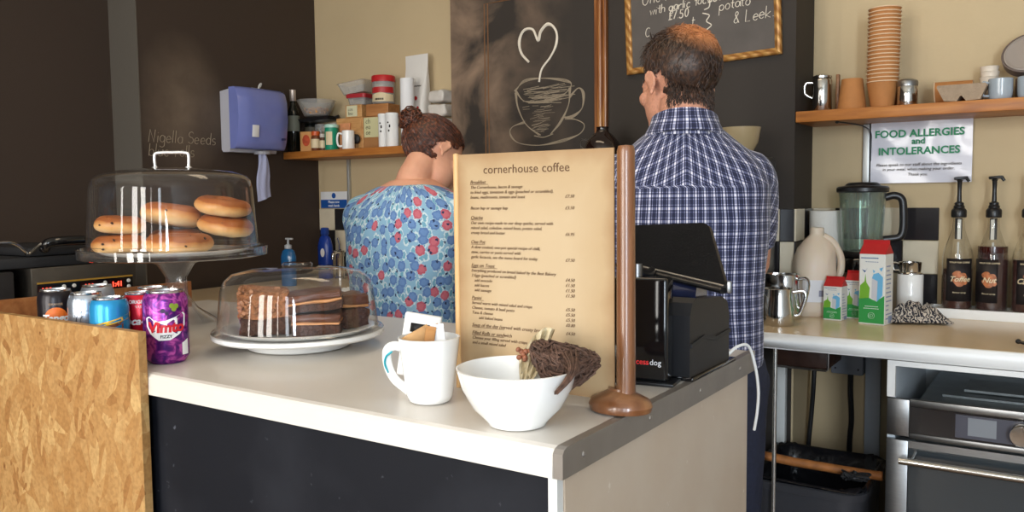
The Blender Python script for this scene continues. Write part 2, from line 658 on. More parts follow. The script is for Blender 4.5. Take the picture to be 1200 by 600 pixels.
mu = MB()
for off, th in ((0, .0036), (.004, .0022)):
    heart = spline([P(-1.640, 1.765), P(-1.672, 1.800), P(-1.682 + off, 1.845), P(-1.660, 1.882), P(-1.622, 1.880), P(-1.600, 1.838), P(-1.588, 1.870), P(-1.556, 1.893 - off), P(-1.525, 1.865),
                    P(-1.522 - off, 1.820), P(-1.548, 1.775), P(-1.585, 1.735), P(-1.597, 1.690)], 6)
    stroke(mu, heart, [th * (1.5 - 0.6 * abs(i / len(heart) - .5)) for i in range(len(heart))], NY)
mural_heart = mu.build('chalk_heart', CHALK, wc)
mu = MB()
for k in range(3):
    e = .004 * k
    stroke(mu, spline([P(-1.705 + e, 1.668), P(-1.66, 1.695 + e), P(-1.58, 1.702), P(-1.49, 1.690 - e), P(-1.463, 1.668), P(-1.50, 1.635), P(-1.58, 1.615 + e), P(-1.66, 1.625), P(-1.705 + e, 1.668)], 6), .0016, NY)
    stroke(mu, spline([P(-1.703 + e, 1.66), P(-1.69, 1.60 + e), P(-1.655, 1.54), P(-1.60 + e, 1.498)], 6), .0018, NY)
    stroke(mu, spline([P(-1.465 - e, 1.66), P(-1.475, 1.60), P(-1.505 - e, 1.54), P(-1.55, 1.50)], 6), .0018, NY)
    stroke(mu, spline([P(-1.468, 1.625 + e), P(-1.435, 1.655), P(-1.411 - e, 1.635), P(-1.420, 1.585), P(-1.455, 1.555 + e), P(-1.495, 1.555)], 6), .0018, NY)
    stroke(mu, spline([P(-1.66, 1.545 + e), P(-1.715, 1.535), P(-1.726, 1.505 + e), P(-1.69, 1.475), P(-1.60, 1.462), P(-1.50, 1.470 + e), P(-1.43, 1.495), P(-1.412, 1.525), P(-1.445, 1.545), P(-1.49, 1.55 + e)], 6), .0016, NY)
stroke(mu, spline([P(-1.62, 1.497), P(-1.58, 1.49), P(-1.54, 1.50)], 6), .002, NY)
random.seed(3)
for k in range(46):
    x, z = random.uniform(-1.67, -1.54), 1.665 - (k / 46) * 0.05 + random.uniform(-.012, .012)
    stroke(mu, [P(x, z), P(x + random.uniform(.04, .10), z + random.uniform(-.008, .012))], random.uniform(.0006, .0014), NY)
for k in range(40):
    z = random.uniform(1.51, 1.61)
    hw = 0.03 + (z - 1.50) * 0.5
    x = -1.595 + random.uniform(-hw, hw * .3)
    stroke(mu, [P(x, z), P(x + random.uniform(.02, .05), z + random.uniform(-.004, .008))], random.uniform(.0005, .001), NY)
mu.build('chalk_cup', CHALKDIM, wc)
ln = MB()
for dx in (0, .016):
    stroke(ln, [P(-1.838 + dx, 0.9), P(-1.838 + dx, 2.0), P(-1.40, 2.0 + dx)], .0022, NY)
ln.build('drawn_border', M('brown_chalk', S(120, 84, 54), 0.9), wc)

# old chalk on the left wall
lw = MB()
NX = Vector((1, 0, 0))
AY = (0, 1, 0)
hand(lw, 'Nigella Seeds', .0485, (XL, 1.915, 1.506), AY, (0, .03, 1), NX, .0015)
hand(lw, 'blue rolls', .047, (XL, 1.915, 1.452), AY, (0, .03, 1), NX, .0015)
lw.build('chalk_writing', CHALKDIM, wl)


# wooden moulding on the chimney breast, beside the mural
TR_M = wood('gold_brown_moulding', S(92, 48, 20), S(136, 82, 38), S(168, 116, 62), (22, 14, 1.0), 0.35, 0.3)
tm = MB()
tm.b2(-1.362, -1.350, YC - .018, YC, 0.92, 2.8).b2(-1.350, -1.330, YC - .028, YC, 0.92, 2.8, .006, 3).b2(-1.330, -1.316, YC - .02, YC, 0.92, 2.8, .003)
struct(tm.build('trim_1', TR_M))

# checker tile band above the worktop
tb = MB()
ZT = [0.912, 1.026, 1.128, 1.229]


def tile(cx, cy, cz, sx, sy, sz, black):
    tb.mi = 1 if black else 0
    tb.box((cx, cy, cz), (sx, sy, sz), None, .0012, 1)


for r_ in range(3):
    z0, z1 = ZT[r_] + .001, ZT[r_ + 1] - .001
    zc, zs = (z0 + z1) / 2, z1 - z0
    for k, (a, b) in enumerate([(-2.972, -2.871), (-2.869, -2.771), (-2.769, -2.671), (-2.669, -2.571), (-2.569, -2.471), (-2.469, -2.371), (-2.369, -2.271), (-2.269, -2.171), (-2.169, -2.071), (-2.069, -2.008)]):
        tile((a + b) / 2, YW - .004, zc, b - a, .008, zs, (k + r_) % 2 == 1)
    for k, (a, b) in enumerate([(-.409, -.311), (-.509, -.411), (-.609, -.511), (-.678, -.611)]):
        tile((a + b) / 2, YW - .004, zc, b - a, .008, zs, (k + r_) % 2 == 0)
    for k, (a, b) in enumerate([(YC, 2.685), (2.687, 2.785)]):
        tile(XC + .004, (a + b) / 2, zc, .008, b - a, zs, (k + r_) % 2 == 1)
    e = [XC + .004, -.726, -.826, -.926, -1.026, -1.126, -1.226, -1.308]
    for k in range(7):
        a, b = e[k + 1] + .001, e[k] - .001
        tile((a + b) / 2, YC - .004, zc, b - a, .008, zs, (k + r_) % 2 == 0)
struct(MB().b2(XL2, XL + .003, YS - .006, YS - .0005, 0, 2.8).build('trim_9', M('lit_step_grey', S(96, 90, 82), 0.7)))  # added slab over the wall step; window light is put into its paler colour
struct(tb.build('trim_2', [TILE_W, TILE_B]))
struct(MB().b2(XC, XC + .006, YC, YW, .05, .868).build('trim_8', CREAM))

# metal conduit down the wall under the right shelf, tubular track under the left one
struct(MB().b2(-.529, -.509, 2.782, 2.80, 1.235, 1.49, .003).build('trim_3', M('grey_conduit', S(186, 188, 186), 0.4, metal=.6)))
struct(MB().b2(-2.776, -2.762, 2.784, 2.80, 1.235, 1.46, .003).build('trim_4', MATS['grey_conduit']))

# ------------------------------------------------------------------ fitted units
wt = thing('worktop', 'long cream-topped worktop with white edge along the back wall', 'worktop', (0, 0, 0))
Z0, Z1 = .872, .91
w = MB()
poly = [(-2.95, .85), (-2.385, .85), (-2.385, 2.175), (0.9, 2.175), (0.9, 2.785), (-.672, 2.785), (-.672, 2.572), (-2.006, 2.572), (-2.006, 2.785), (-2.95, 2.785)]
w.prism(poly, (0, 0, Z1 - Z0), (0, 0, Z0), (1, 0, 0), (0, 1, 0))
w.build('worktop_slab', LAMCREAM, wt, smooth=False)
w = MB()
w.b2(-2.385, .9, 2.164, 2.1748, Z0 - .004, Z1, .004, 2).b2(-2.385, -2.375, .85, 2.164, Z0 - .004, Z1, .004, 2)
w.build('front_edge', WHITE, wt, label='white front edge')

base = thing('base_cabinet', 'white base cabinets under the worktop behind the woman', 'cabinet')
w = MB().b2(-2.36, -.78, 2.25, 2.57, .1, .868).b2(-2.94, -2.42, .88, 2.24, .1, .868).b2(-2.36, -.80, 2.3, 2.5, 0, .1)
w.build('carcass', WHITEP, base, smooth=False)
for k in range(3):
    d = MB().b2(-2.355 + .525 * k, -1.84 + .525 * k, 2.232, 2.249, .12, .862, .003).build('door', WHITEP, base)
    MB().tube([(-1.9 + .525 * k, 2.232, .70), (-1.9 + .525 * k, 2.205, .70), (-1.9 + .525 * k, 2.205, .82), (-1.9 + .525 * k, 2.232, .82)], .005).build('handle', BRUSHED, d)

for nm, lab, x0, x1, zt, zb in (('wall_shelf', 'wooden wall shelf holding the paper cups, right of the chimney breast', XC + .002, 0.75, 1.523, 1.490),
                                ('wall_shelf', 'wooden wall shelf of dry goods in the left alcove', XL + .002, -2.003, 1.490, 1.458)):
    o = MB().b2(x0, x1, YC, YW - .001, zb, zt, .002).build(nm, PINE)
    tag(o, lab, 'shelf')

# ------------------------------------------------------------------ service counter
sc_ = thing('service_counter', 'white-topped service counter with black front and beige end', 'counter')
w = MB()
prof = [(.752, .966), (1.415, .966), (1.415, 1.0), (.764, 1.0), (.757, .998), (.753, .993)]
w.prism(prof, (1.498, 0, 0), (-1.95, 0, 0), (0, 1, 0), (0, 0, 1))
w.build('countertop', LAMINATE, sc_, smooth=False)
STRIP = M('grey_metal_strip', S(146, 138, 130), 0.4, metal=0.5, var=0.12, vs=12, bump=.05, bs=30)
w = MB()
w.prism([(.753, .966), (1.42, .966), (1.42, 1.0005), (.764, 1.0005), (.757, .9985), (.753, .994)], (.012, 0, 0), (-.4515, 0, 0), (0, 1, 0), (0, 0, 1))
for yy in (.80, .98, 1.16, 1.34):
    w.lathe([(.004, 0), (.003, .0015), (0, .002)], (-.4395, yy, .983), 10, (0, R(90), 0))
w.build('edge_strip', STRIP, sc_, smooth=False, label='grey metal strip along the end of the countertop')


def scuffed(name, col, mark, rough, soft=.45, spec=.5):
    mt, n, l, p = base_mat(name)
    tc = n.new('ShaderNodeTexCoord')
    a = n.new('ShaderNodeTexNoise')
    a.inputs['Scale'].default_value = 55
    a.inputs['Detail'].default_value = 8
    b = n.new('ShaderNodeTexNoise')
    b.inputs['Scale'].default_value = 5
    b.inputs['Detail'].default_value = 6
    for q in (a, b):
        l.new(tc.outputs['Object'], q.inputs['Vector'])
    ra = ramp(n, [(0.68, (0, 0, 0, 1)), (0.76, (1, 1, 1, 1))])
    rb = ramp(n, [(0.45, (0, 0, 0, 1)), (0.8, (soft, soft, soft, 1))])
    l.new(a.outputs['Fac'], ra.inputs[0])
    l.new(b.outputs['Fac'], rb.inputs[0])
    ad = n.new('ShaderNodeMath')
    ad.operation = 'MAXIMUM'
    l.new(ra.outputs[0], ad.inputs[0])
    l.new(rb.outputs[0], ad.inputs[1])
    mx = n.new('ShaderNodeMix')
    mx.data_type = 'RGBA'
    mx.inputs[6].default_value = col
    mx.inputs[7].default_value = mark
    l.new(ad.outputs[0], mx.inputs[0])
    l.new(mx.outputs[2], p.inputs['Base Color'])
    p.inputs['Roughness'].default_value = rough
    p.inputs['Specular IOR Level'].default_value = spec
    return mt


MB().b2(-1.94, -.464, .766, .784, .0, .9655).build('front_panel', scuffed('scuffed_black', S(16, 18, 25), S(78, 80, 88), 0.6, .2, .25), sc_, smooth=False, label='scuffed black front panel')
MB().b2(-.4635, -.452, .762, .775, .0, .9655).build('corner_trim', WHITEP, sc_, smooth=False, label='white corner trim')
MB().b2(-.464, -.450, .776, 1.412, .0, .9655).build('end_panel', scuffed('beige_panel', S(192, 173, 152), S(214, 204, 190), 0.4), sc_, smooth=False, label='beige end panel')
MB().b2(-1.94, -1.92, .79, 1.40, 0, .9655).b2(-1.2, -1.18, .79, 1.40, 0, .9655).b2(-1.92, -.47, .79, 1.40, .45, .468).build('inner_shelves', WHITEP, sc_, smooth=False)


def osb():
    mt, n, l, p = base_mat('osb_board')
    tc = n.new('ShaderNodeTexCoord')
    nzw = n.new('ShaderNodeTexNoise')
    nzw.inputs['Scale'].default_value = 9
    l.new(tc.outputs['Object'], nzw.inputs['Vector'])
    wv = n.new('ShaderNodeMix')
    wv.data_type = 'VECTOR'
    wv.inputs[0].default_value = 0.04
    l.new(tc.outputs['Object'], wv.inputs[4])
    l.new(nzw.outputs['Color'], wv.inputs[5])
    cols, hs = [], []
    for k, (ang, sx, sz) in enumerate([(25, 13, 42), (-38, 11, 36), (70, 14, 46), (-65, 22, 80)]):
        mp = n.new('ShaderNodeMapping')
        mp.vector_type = 'TEXTURE'
        mp.inputs['Rotation'].default_value = (0, R(ang), 0)
        mp.inputs['Scale'].default_value = (1 / sx, 1 / 20, 1 / sz)
        mp.inputs['Location'].default_value = (k * .37, 0, k * .21)
        l.new(wv.outputs[1], mp.inputs[0])
        v = n.new('ShaderNodeTexVoronoi')
        v.inputs['Scale'].default_value = 1
        l.new(mp.outputs[0], v.inputs['Vector'])
        s = n.new('ShaderNodeSeparateColor')
        l.new(v.outputs['Color'], s.inputs[0])
        r = ramp(n, [(0.0, S(154, 106, 56)), (0.10, S(170, 124, 70)), (0.5, S(178, 134, 80)), (0.85, S(184, 142, 88)), (1.0, S(200, 162, 106))])
        l.new(s.outputs[0], r.inputs[0])
        cols.append((r, s))
    cur = cols[0][0].outputs[0]
    hcur = cols[0][1].outputs[1]
    for r, s in cols[1:]:
        g = n.new('ShaderNodeMath')
        g.operation = 'GREATER_THAN'
        g.inputs[1].default_value = 0.6
        l.new(s.outputs[2], g.inputs[0])
        mx = n.new('ShaderNodeMix')
        mx.data_type = 'RGBA'
        l.new(g.outputs[0], mx.inputs[0])
        l.new(cur, mx.inputs[6])
        l.new(r.outputs[0], mx.inputs[7])
        cur = mx.outputs[2]
        m2 = n.new('ShaderNodeMix')
        l.new(g.outputs[0], m2.inputs[0])
        l.new(hcur, m2.inputs[2])
        l.new(s.outputs[1], m2.inputs[3])
        hcur = m2.outputs[0]
    sp = n.new('ShaderNodeTexNoise')
    sp.inputs['Scale'].default_value = 38
    sp.inputs['Detail'].default_value = 3
    l.new(tc.outputs['Object'], sp.inputs['Vector'])
    rs = ramp(n, [(0.68, (1, 1, 1, 1)), (0.78, (.50, .34, .22, 1))])
    l.new(sp.outputs['Fac'], rs.inputs[0])
    gr = n.new('ShaderNodeTexNoise')
    gr.inputs['Scale'].default_value = 140
    l.new(tc.outputs['Object'], gr.inputs['Vector'])
    rg = ramp(n, [(0.35, (.82, .8, .76, 1)), (0.6, (1, 1, 1, 1))])
    l.new(gr.outputs['Fac'], rg.inputs[0])
    for q in (rs, rg):
        mm = n.new('ShaderNodeMix')
        mm.data_type = 'RGBA'
        mm.blend_type = 'MULTIPLY'
        mm.inputs[0].default_value = 1
        l.new(cur, mm.inputs[6])
        l.new(q.outputs[0], mm.inputs[7])
        cur = mm.outputs[2]
    l.new(cur, p.inputs['Base Color'])
    b = n.new('ShaderNodeBump')
    b.inputs['Strength'].default_value = 0.25
    b.inputs['Distance'].default_value = 0.002
    l.new(hcur, b.inputs['Height'])
    l.new(b.outputs[0], p.inputs['Normal'])
    p.inputs['Roughness'].default_value = 0.6
    return mt


OSB = osb()
ob = thing('drinks_bin', 'chipboard drinks bin walling the cans in at the counter end', 'bin')
MB().b2(-1.94, -1.195, .738, .7515, 0, 1.067).build('front_board', OSB, ob, smooth=False)
MB().b2(-1.872, -1.858, .753, 1.30, 1.0005, 1.066).build('side_board', wood('brown_plywood', S(140, 84, 42), S(160, 100, 54), S(172, 114, 66)), ob, smooth=False)

# ------------------------------------------------------------------ oven and its housing
oh = thing('oven_housing', 'white open cabinet housing the oven under the right worktop', 'cabinet')
w = MB().b2(-.346, -.328, 2.185, 2.75, 0, .866).b2(-.328, .27, 2.185, 2.2, .856, .8665).b2(.27, .288, 2.185, 2.75, 0, .866)
w.b2(-.328, .27, 2.73, 2.75, 0, .866).b2(-.328, .27, 2.25, 2.73, .08, .10)
w.build('carcass', M('bluish_white_melamine', S(214, 222, 228), 0.4), oh, smooth=False)
MB().b2(-.346, -.328, 2.170, 2.1845, .776, .866).b2(-.328, .29, 2.170, 2.1845, .853, .866).build('front_edging', WHITE, oh, smooth=False)
w = MB()
for k in range(4):
    w.ball((-.27 + .012 * (k % 2), 2.7285, .83 - .012 * (k // 2)), .006, None, 1)
w.build('hinge_plate', BRUSHED, oh)

ov = thing('oven', 'built-in stainless steel oven with round knob and long bar handle', 'oven')
w = MB()
w.hull([(-.30, 2.2, .10), (.24, 2.2, .10), (.24, 2.70, .10), (-.30, 2.70, .10), (-.285, 2.21, .757), (.24, 2.21, .757), (.24, 2.68, .752), (-.285, 2.68, .752)])
w.b2(-.2, .1, 2.40, 2.55, .757, .765, .002).b2(-.24, .2, 2.32, 2.335, .757, .763)
w.build('oven_body', M('galvanised_steel', S(128, 134, 136), 0.45, metal=.7, var=.12, vs=20), ov, smooth=False)
w = MB().b2(-.345, -.295, 2.168, 2.184, .682, .773, .002).b2(-.295, .25, 2.168, 2.184, .757, .775, .002).b2(-.295, .25, 2.168, 2.184, .679, .692, .002).b2(-.295, .25, 2.176, 2.199, .692, .757)
cp = w.build('control_panel', BRUSHED, ov)
MB().b2(-.294, .25, 2.170, 2.1755, .6925, .7565).build('black_glass', M('oven_black_glass', S(30, 31, 34), 0.06, coat=.5), cp, smooth=False)
MB().b2(-.196, .1, 2.1685, 2.1698, .697, .752).build('grey_fascia', M('grey_fascia', S(74, 74, 84), 0.3), cp, smooth=False)
MB().b2(-.17, -.112, 2.1675, 2.1684, .705, .747).build('display', M('grey_display', S(128, 132, 138), 0.25), cp, smooth=False)
w = MB().lathe([(.026, 0), (.026, .016), (.023, .022), (0, .023)], (-.062, 2.168, .724), 28, (R(90), 0, 0))
w.box((-.062, 2.1435, .738), (.003, .003, .014))
w.build('knob', STEEL, cp)
w = MB().b2(-.345, -.296, 2.168, 2.19, .10, .672, .002).b2(-.296, .25, 2.172, 2.19, .655, .672).b2(-.296, .25, 2.172, 2.19, .10, .16)
dr = w.build('door', BRUSHED, ov)
MB().b2(-.2955, .25, 2.174, 2.188, .161, .6545).build('door_glass', M('dark_oven_glass', S(52, 58, 62), 0.06, coat=.6), dr, smooth=False)
w = MB().tube([(-.31, 2.128, .632), (.25, 2.128, .632)], .0085, 14)
w.cyl((-.285, 2.128, .632), (-.285, 2.173, .632), .006).cyl((.22, 2.128, .632), (.22, 2.173, .632), .006)
w.build('handle', STEEL, dr)

# ------------------------------------------------------------------ menu stand
MWOOD = wood('turned_brown_wood', S(100, 60, 34), S(122, 78, 48), S(142, 98, 64), (12, 12, 1.5), 0.3, 0.4)


def aged_paper():
    """Parchment-coloured card, toasted brown towards its edges."""
    mt, n, l, p = base_mat('aged_parchment')
    tc = n.new('ShaderNodeTexCoord')
    nz = n.new('ShaderNodeTexNoise')
    nz.inputs['Scale'].default_value = 16
    nz.inputs['Detail'].default_value = 5
    l.new(tc.outputs['Object'], nz.inputs['Vector'])
    sx = n.new('ShaderNodeSeparateXYZ')
    l.new(tc.outputs['Generated'], sx.inputs[0])

    def edge(sock):
        a = n.new('ShaderNodeMath')
        a.operation = 'SUBTRACT'
        a.inputs[1].default_value = .5
        l.new(sock, a.inputs[0])
        b = n.new('ShaderNodeMath')
        b.operation = 'ABSOLUTE'
        l.new(a.outputs[0], b.inputs[0])
        return b.outputs[0]
    mx = n.new('ShaderNodeMath')
    mx.operation = 'MAXIMUM'
    l.new(edge(sx.outputs[0]), mx.inputs[0])
    l.new(edge(sx.outputs[2]), mx.inputs[1])
    ad = n.new('ShaderNodeMath')
    ad.operation = 'MULTIPLY_ADD'
    ad.inputs[1].default_value = .14
    l.new(nz.outputs['Fac'], ad.inputs[0])
    l.new(mx.outputs[0], ad.inputs[2])
    r = ramp(n, [(0.30, S(184, 160, 126)), (0.50, S(174, 147, 110)), (0.60, S(146, 110, 72))])
    l.new(ad.outputs[0], r.inputs[0])
    l.new(r.outputs[0], p.inputs['Base Color'])
    p.inputs['Roughness'].default_value = .75
    return mt


PARCH = aged_paper()
ms = thing('menu_stand', 'wooden menu stand holding a tall parchment price list', 'menu', (-.450, .93, 1.0005))
w = MB().lathe([(.030, 0), (.040, .002), (.042, .009), (.038, .016), (.026, .022), (.016, .027), (0.0155, .030)], (-.008, 0, 0), 40, None, 1.0, 0.8)
w.build('base', MWOOD, ms)
w = MB().lathe([(.0125, .022), (.0120, .03), (.0118, .16), (.0112, .318), (.0112, .326), (.0095, .3325), (0, .334)], (0, 0, 0), 24)
w.build('post', MWOOD, ms)
w = MB().lathe([(.0045, .07), (.0045, .332), (0, .334)], (-.263, 0, 0), 16)
w.lathe([(.0045, .0), (.0045, .071)], (-.263, 0, 0), 16)
w.build('side_rail', M('pale_wood', S(206, 164, 112), 0.5), ms, label='pale slim side rail')
w = MB().b2(-.2585, -.016, -.0012, .0012, .012, .331)
pg = w.build('menu_page', PARCH, ms, smooth=False, label='parchment price list')
T = []
MAX, MAZ = (1, 0, 0), (0, 0, 1)
YF = -.0018


def mt_(s, x, z, size, align='LEFT', shear=.28, **k):
    T.append(text(s, 'lettering', INKB, size, (x, YF, z), MAX, MAZ, None, align, shear, .0002, **k))


mt_('cornerhouse coffee', -.147, .3035, .0166, 'CENTER', 0.0, space=1.04)
lines = [
    (.267, ('Breakfast', 1)), (.2595, ('The Cornerhouse, bacon & sausage', 0)), (.252, ('to fried eggs, tomatoes & eggs (poached or scrambled),', 0)), (.2445, ('beans, mushrooms, tomato and toast', 0, '£7.50')),
    (.228, ('Bacon bap or sausage bap', 0, '£3.50')),
    (.213, ('Quiche', 1)), (.2055, ('Our own recipe made to our deep quiche, served with', 0)), (.198, ('mixed salad, coleslaw, mixed bean, potato salad,', 0)), (.1905, ('crusty bread and butter', 0, '£6.95')),
    (.176, ('One Pot', 1)), (.1685, ('A slow cooked, one-pot special recipe of chilli,', 0)), (.161, ('stew, curries or pasta served with', 0)), (.1535, ('garlic focaccia, see the menu board for today', 0, '£7.50')),
    (.140, ('Eggs on Toast', 1)), (.1325, ('Everything produced on bread baked by the Best Bakery', 0)), (.125, ('2 Eggs (poached or scrambled)', 0, '£4.50')), (.1175, ('   add avocado', 0, '£1.50')), (.110, ('   add bacon', 0, '£1.50')), (.1025, ('   add sausage', 0, '£1.50')),
    (.090, ('Panini', 1)), (.0825, ('Served warm with mixed salad and crisps', 0, '£5.50')), (.075, ('Cheese, tomato & basil pesto', 0, '£5.50')), (.0675, ('Tuna & cheese', 0, '£5.50')), (.060, ('       add baked beans', 0, '£0.80')),
    (.048, ('Soup of the day (served with crusty bread)', 1, '£4.50')), (.036, ('Filled Rolls or sandwich', 1)), (.0285, ('Choose your filling served with crisps', 0)), (.021, ('and a small mixed salad', 0))]
for z, it in lines:
    z = .066 + (z - .021) * .91
    mt_(it[0], -.238, z, .0070 if it[1] else .0060)
    if it[1]:
        T.append(MB().b2(-.238, -.238 + .0034 * min(16, len(it[0])), YF - .0002, YF + .0002, z - .0013, z - .0007).mesh('lettering', INKB, False))
    if len(it) > 2:
        mt_(it[2], -.086, z, .0060)
join('lettering', T, INKB, pg)

# ------------------------------------------------------------------ mug of sachets, timer, bowl
mg = thing('mug', 'white mug stuffed with brown sugar sachets in front of the menu', 'mug', (-.697, .844, 1.0005), R(0))
prof = [(0, 0), (.024, 0), (.0285, .003), (.031, .010), (.0375, .060), (.0405, .084), (.0415, .087), (.0395, .0875), (.0385, .084), (.0355, .058), (.029, .012), (0, .008)]
MB().lathe(prof, (0, 0, 0), 48).build('mug_body', CERAMIC, mg)
ha = R(200)
hx, hy = math.cos(ha), math.sin(ha)
pts = spline([(hx * .0365, hy * .0365, .071), (hx * .050, hy * .050, .073), (hx * .0600, hy * .060, .066), (hx * .0590, hy * .059, .046), (hx * .050, hy * .050, .028), (hx * .036, hy * .036, .017), (hx * .029, hy * .029, .012)], 6)
MB().tube(pts, .0052, 12, flat=1.25).build('mug_handle', CERAMIC, mg)
SUG = M('brown_sachet', S(196, 152, 102), 0.7, var=.08, vs=60)


def sachet(name, mat, loc, rot, label, sx=.026, sz=.05, mark=None):
    w = MB()
    g = 6
    for i in range(g + 1):
        for j in range(g + 1):
            pass
    w.box((0, 0, 0), (sx, .0035, sz), None, .0016, 2)
    w.box((0, 0, sz / 2 + .002), (sx, .0008, .005)).box((0, 0, -sz / 2 - .002), (sx, .0008, .005))
    w.wobble(.0012, 60, loc[0] * 9)
    o = w.build(name, mat, None, loc=loc, rot=rot)
    if mark:
        join('printing', [text(mark, 'printing', INK, .007, (-.009, -.0026, .010), (1, 0, 0), (0, 0, 1), thick=.0001)], INK, o)
    return tag(o, label, 'sachet', 'sachets in the mug')


sachet('sugar_sachet', SUG, (-.708, .834, 1.0855), (R(-20), R(64), R(38)), 'brown sugar sachet lying nearest the front left of the mug', .022, .030)
sachet('sugar_sachet', SUG, (-.700, .847, 1.0845), (R(-14), R(60), R(38)), 'brown sugar sachet standing highest in the middle of the mug', .022, .032)
sachet('sugar_sachet', M('dark_sachet', S(168, 118, 66), 0.7), (-.692, .838, 1.080), (R(-10), R(8), R(30)), 'darker brown sugar sachet beside the white one in the mug', .014, .036)
sachet('sugar_sachet', PAPERW, (-.683, .849, 1.081), (R(-8), R(-10), R(34)), 'white sugar sachet at the right rim of the mug', .018, .038)
tm_ = thing('kitchen_timer', 'white electronic timer with black screen standing tilted behind the mug', 'timer', (-.790, .934, 1.0530), rot=(R(8), R(10), R(36)))
w = MB().box((0, 0, 0), (.055, .010, .098), None, .0035, 3)
w.build('timer_case', WHITE, tm_)
MB().box((.002, -.0052, .028), (.038, .0008, .014), None, .0003, 1).build('screen', BLACKG, tm_, smooth=False)
MB().lathe([(.0035, 0), (.003, .0012), (0, .0014)], (-.014, -.0049, .008), 12, (R(90), 0, 0)).build('button', WHITEP, tm_)
tb_ = MB().tube(spline([(-.7435, .822, 1.066), (-.750, .818, 1.060), (-.751, .816, 1.05), (-.747, .818, 1.038)], 5), [.0045, .005, .006, .006, .006, .006, .006, .006, .006, .0055, .005, .005, .005, .004, .004, .003][:16], 8, flat=.25)
tag(tb_.build('tea_tag', M('turquoise_tag', S(40, 172, 190), 0.6)), 'turquoise ribbon tag hanging over the handle side of the mug', 'tag')

bw = MB().lathe([(0, 0), (.030, 0), (.034, .002), (.036, .006), (.052, .022), (.064, .044), (.0695, .064), (.0705, .0665), (.0685, .0670), (.0670, .064), (.0615, .045), (.050, .025), (.034, .010), (0, .008)], (-.535, .810, 1.0005), 64)
bmesh.ops.scale(bw.bm, vec=(1.03, 1.03, 1.04), space=Matrix.Translation((.535, -.810, -1.0005)), verts=bw.bm.verts[:])
tag(bw.build('bowl', CERAMIC), 'white bowl holding a dark twig ball in front of the menu', 'bowl')
# twig ball
TWIG = M('dark_twigs', S(84, 60, 48), 0.7, var=.5, vs=160)
random.seed(11)
w = MB()
for k in range(170):
    a0, el = random.uniform(0, 2 * PI), random.uniform(-PI / 2, PI / 2)
    ax = Vector((random.gauss(0, 1), random.gauss(0, 1), random.gauss(0, 1))).normalized()
    u = ax.orthogonal().normalized()
    v = ax.cross(u)
    off = random.uniform(-.55, .55)
    rr = math.sqrt(1 - off * off)
    sw = random.uniform(1.2, 3.6)
    pts = []
    for i in range(9):
        t = a0 + sw * i / 8
        d = (u * math.cos(t) + v * math.sin(t)) * rr + ax * off
        d *= random.uniform(.86, 1.10)
        pts.append((d.x * (.040 + .004 * d.z), d.y * .031, d.z * .025 + .010 * d.x * d.x))
    w.tube(pts, random.uniform(.0008, .0019), 5)
w.ball((0, 0, 0), (.033, .025, .0185))
TM = (Matrix.Translation((-.497, .853, 1.0675)) @ Euler((R(6), R(14), R(30))).to_matrix().to_4x4()).inverted()
for k in range(22):
    j = Vector((random.uniform(-.006, .006), random.uniform(-.006, .006), random.uniform(0, .008)))
    P3 = [Vector((-.476, .838, 1.078)) + j * 1.6, Vector((-.458, .812, 1.0735)) + j * .8, Vector((-.4565, .797, 1.064)) + j * .5, Vector((-.462, .779, 1.0525)) + j * .25]
    w.tube(spline([TM @ q for q in P3], 4), random.uniform(.0008, .0016), 5)
tb2 = w.build('twig_ball', TWIG, None, loc=(-.497, .853, 1.0675), rot=(R(6), R(14), R(30)))
tag(tb2, 'dark brown twig ball resting on the right rim of the white bowl', 'decoration')
# crinkled packet of dried petals: a folded fan with a tied, berry-like foot
from mathutils import noise
w = MB()
random.seed(5)
g = []
for i in range(19):
    row = []
    for j in range(15):
        u, v = i / 18 - .5, j / 14
        wd = .012 + .030 * v ** .8
        top = .072 - .016 * (u - .32) ** 2 * 4
        x = u * wd + .010 * v
        z = v * top - .036
        y = .005 * math.sin(u * 22 + v * 3) * (.3 + v) + .006 * noise.noise(Vector((u * 7, v * 6, 2)))
        row.append(w.bm.verts.new((x, y, z)))
    g.append(row)
for i in range(18):
    for j in range(14):
        w.bm.faces.new((g[i][j], g[i + 1][j], g[i + 1][j + 1], g[i][j + 1]))
pk = w.build('dried_flower_packet', M('dried_petal', S(206, 190, 156), 0.6, var=.22, vs=70), None, smooth=True, angle=25, loc=(-.553, .864, 1.074), rot=(R(-8), R(6), R(34)))
pk.modifiers.new('sheet', 'SOLIDIFY').thickness = .0009
w = MB()
for k in range(9):
    w.ball((random.uniform(-.014, .002), random.uniform(-.007, -.003), random.uniform(-.006, .006)), (.0035, .003, .004), (k, k, 0), 2)
w.build('berries', M('dried_berries', S(150, 92, 66), 0.5, var=.3, vs=80), pk, label='reddish brown dried berries')
tag(pk, 'pale crinkled packet of dried petals standing behind the twig ball', 'packet')
w = MB()
for k in range(14):
    w.ball((random.uniform(-.012, .012), random.uniform(-.01, .01), random.uniform(-.003, .006)), (.004, .003, .0035), (k, k * 2, 0), 1)
tag(w.build('potpourri', M('reddish_petals', S(122, 84, 62), 0.8, var=.3, vs=90), None, loc=(-.563, .822, 1.018)), 'small heap of brownish dried petals in the bottom of the bowl', 'potpourri')['kind'] = 'stuff'

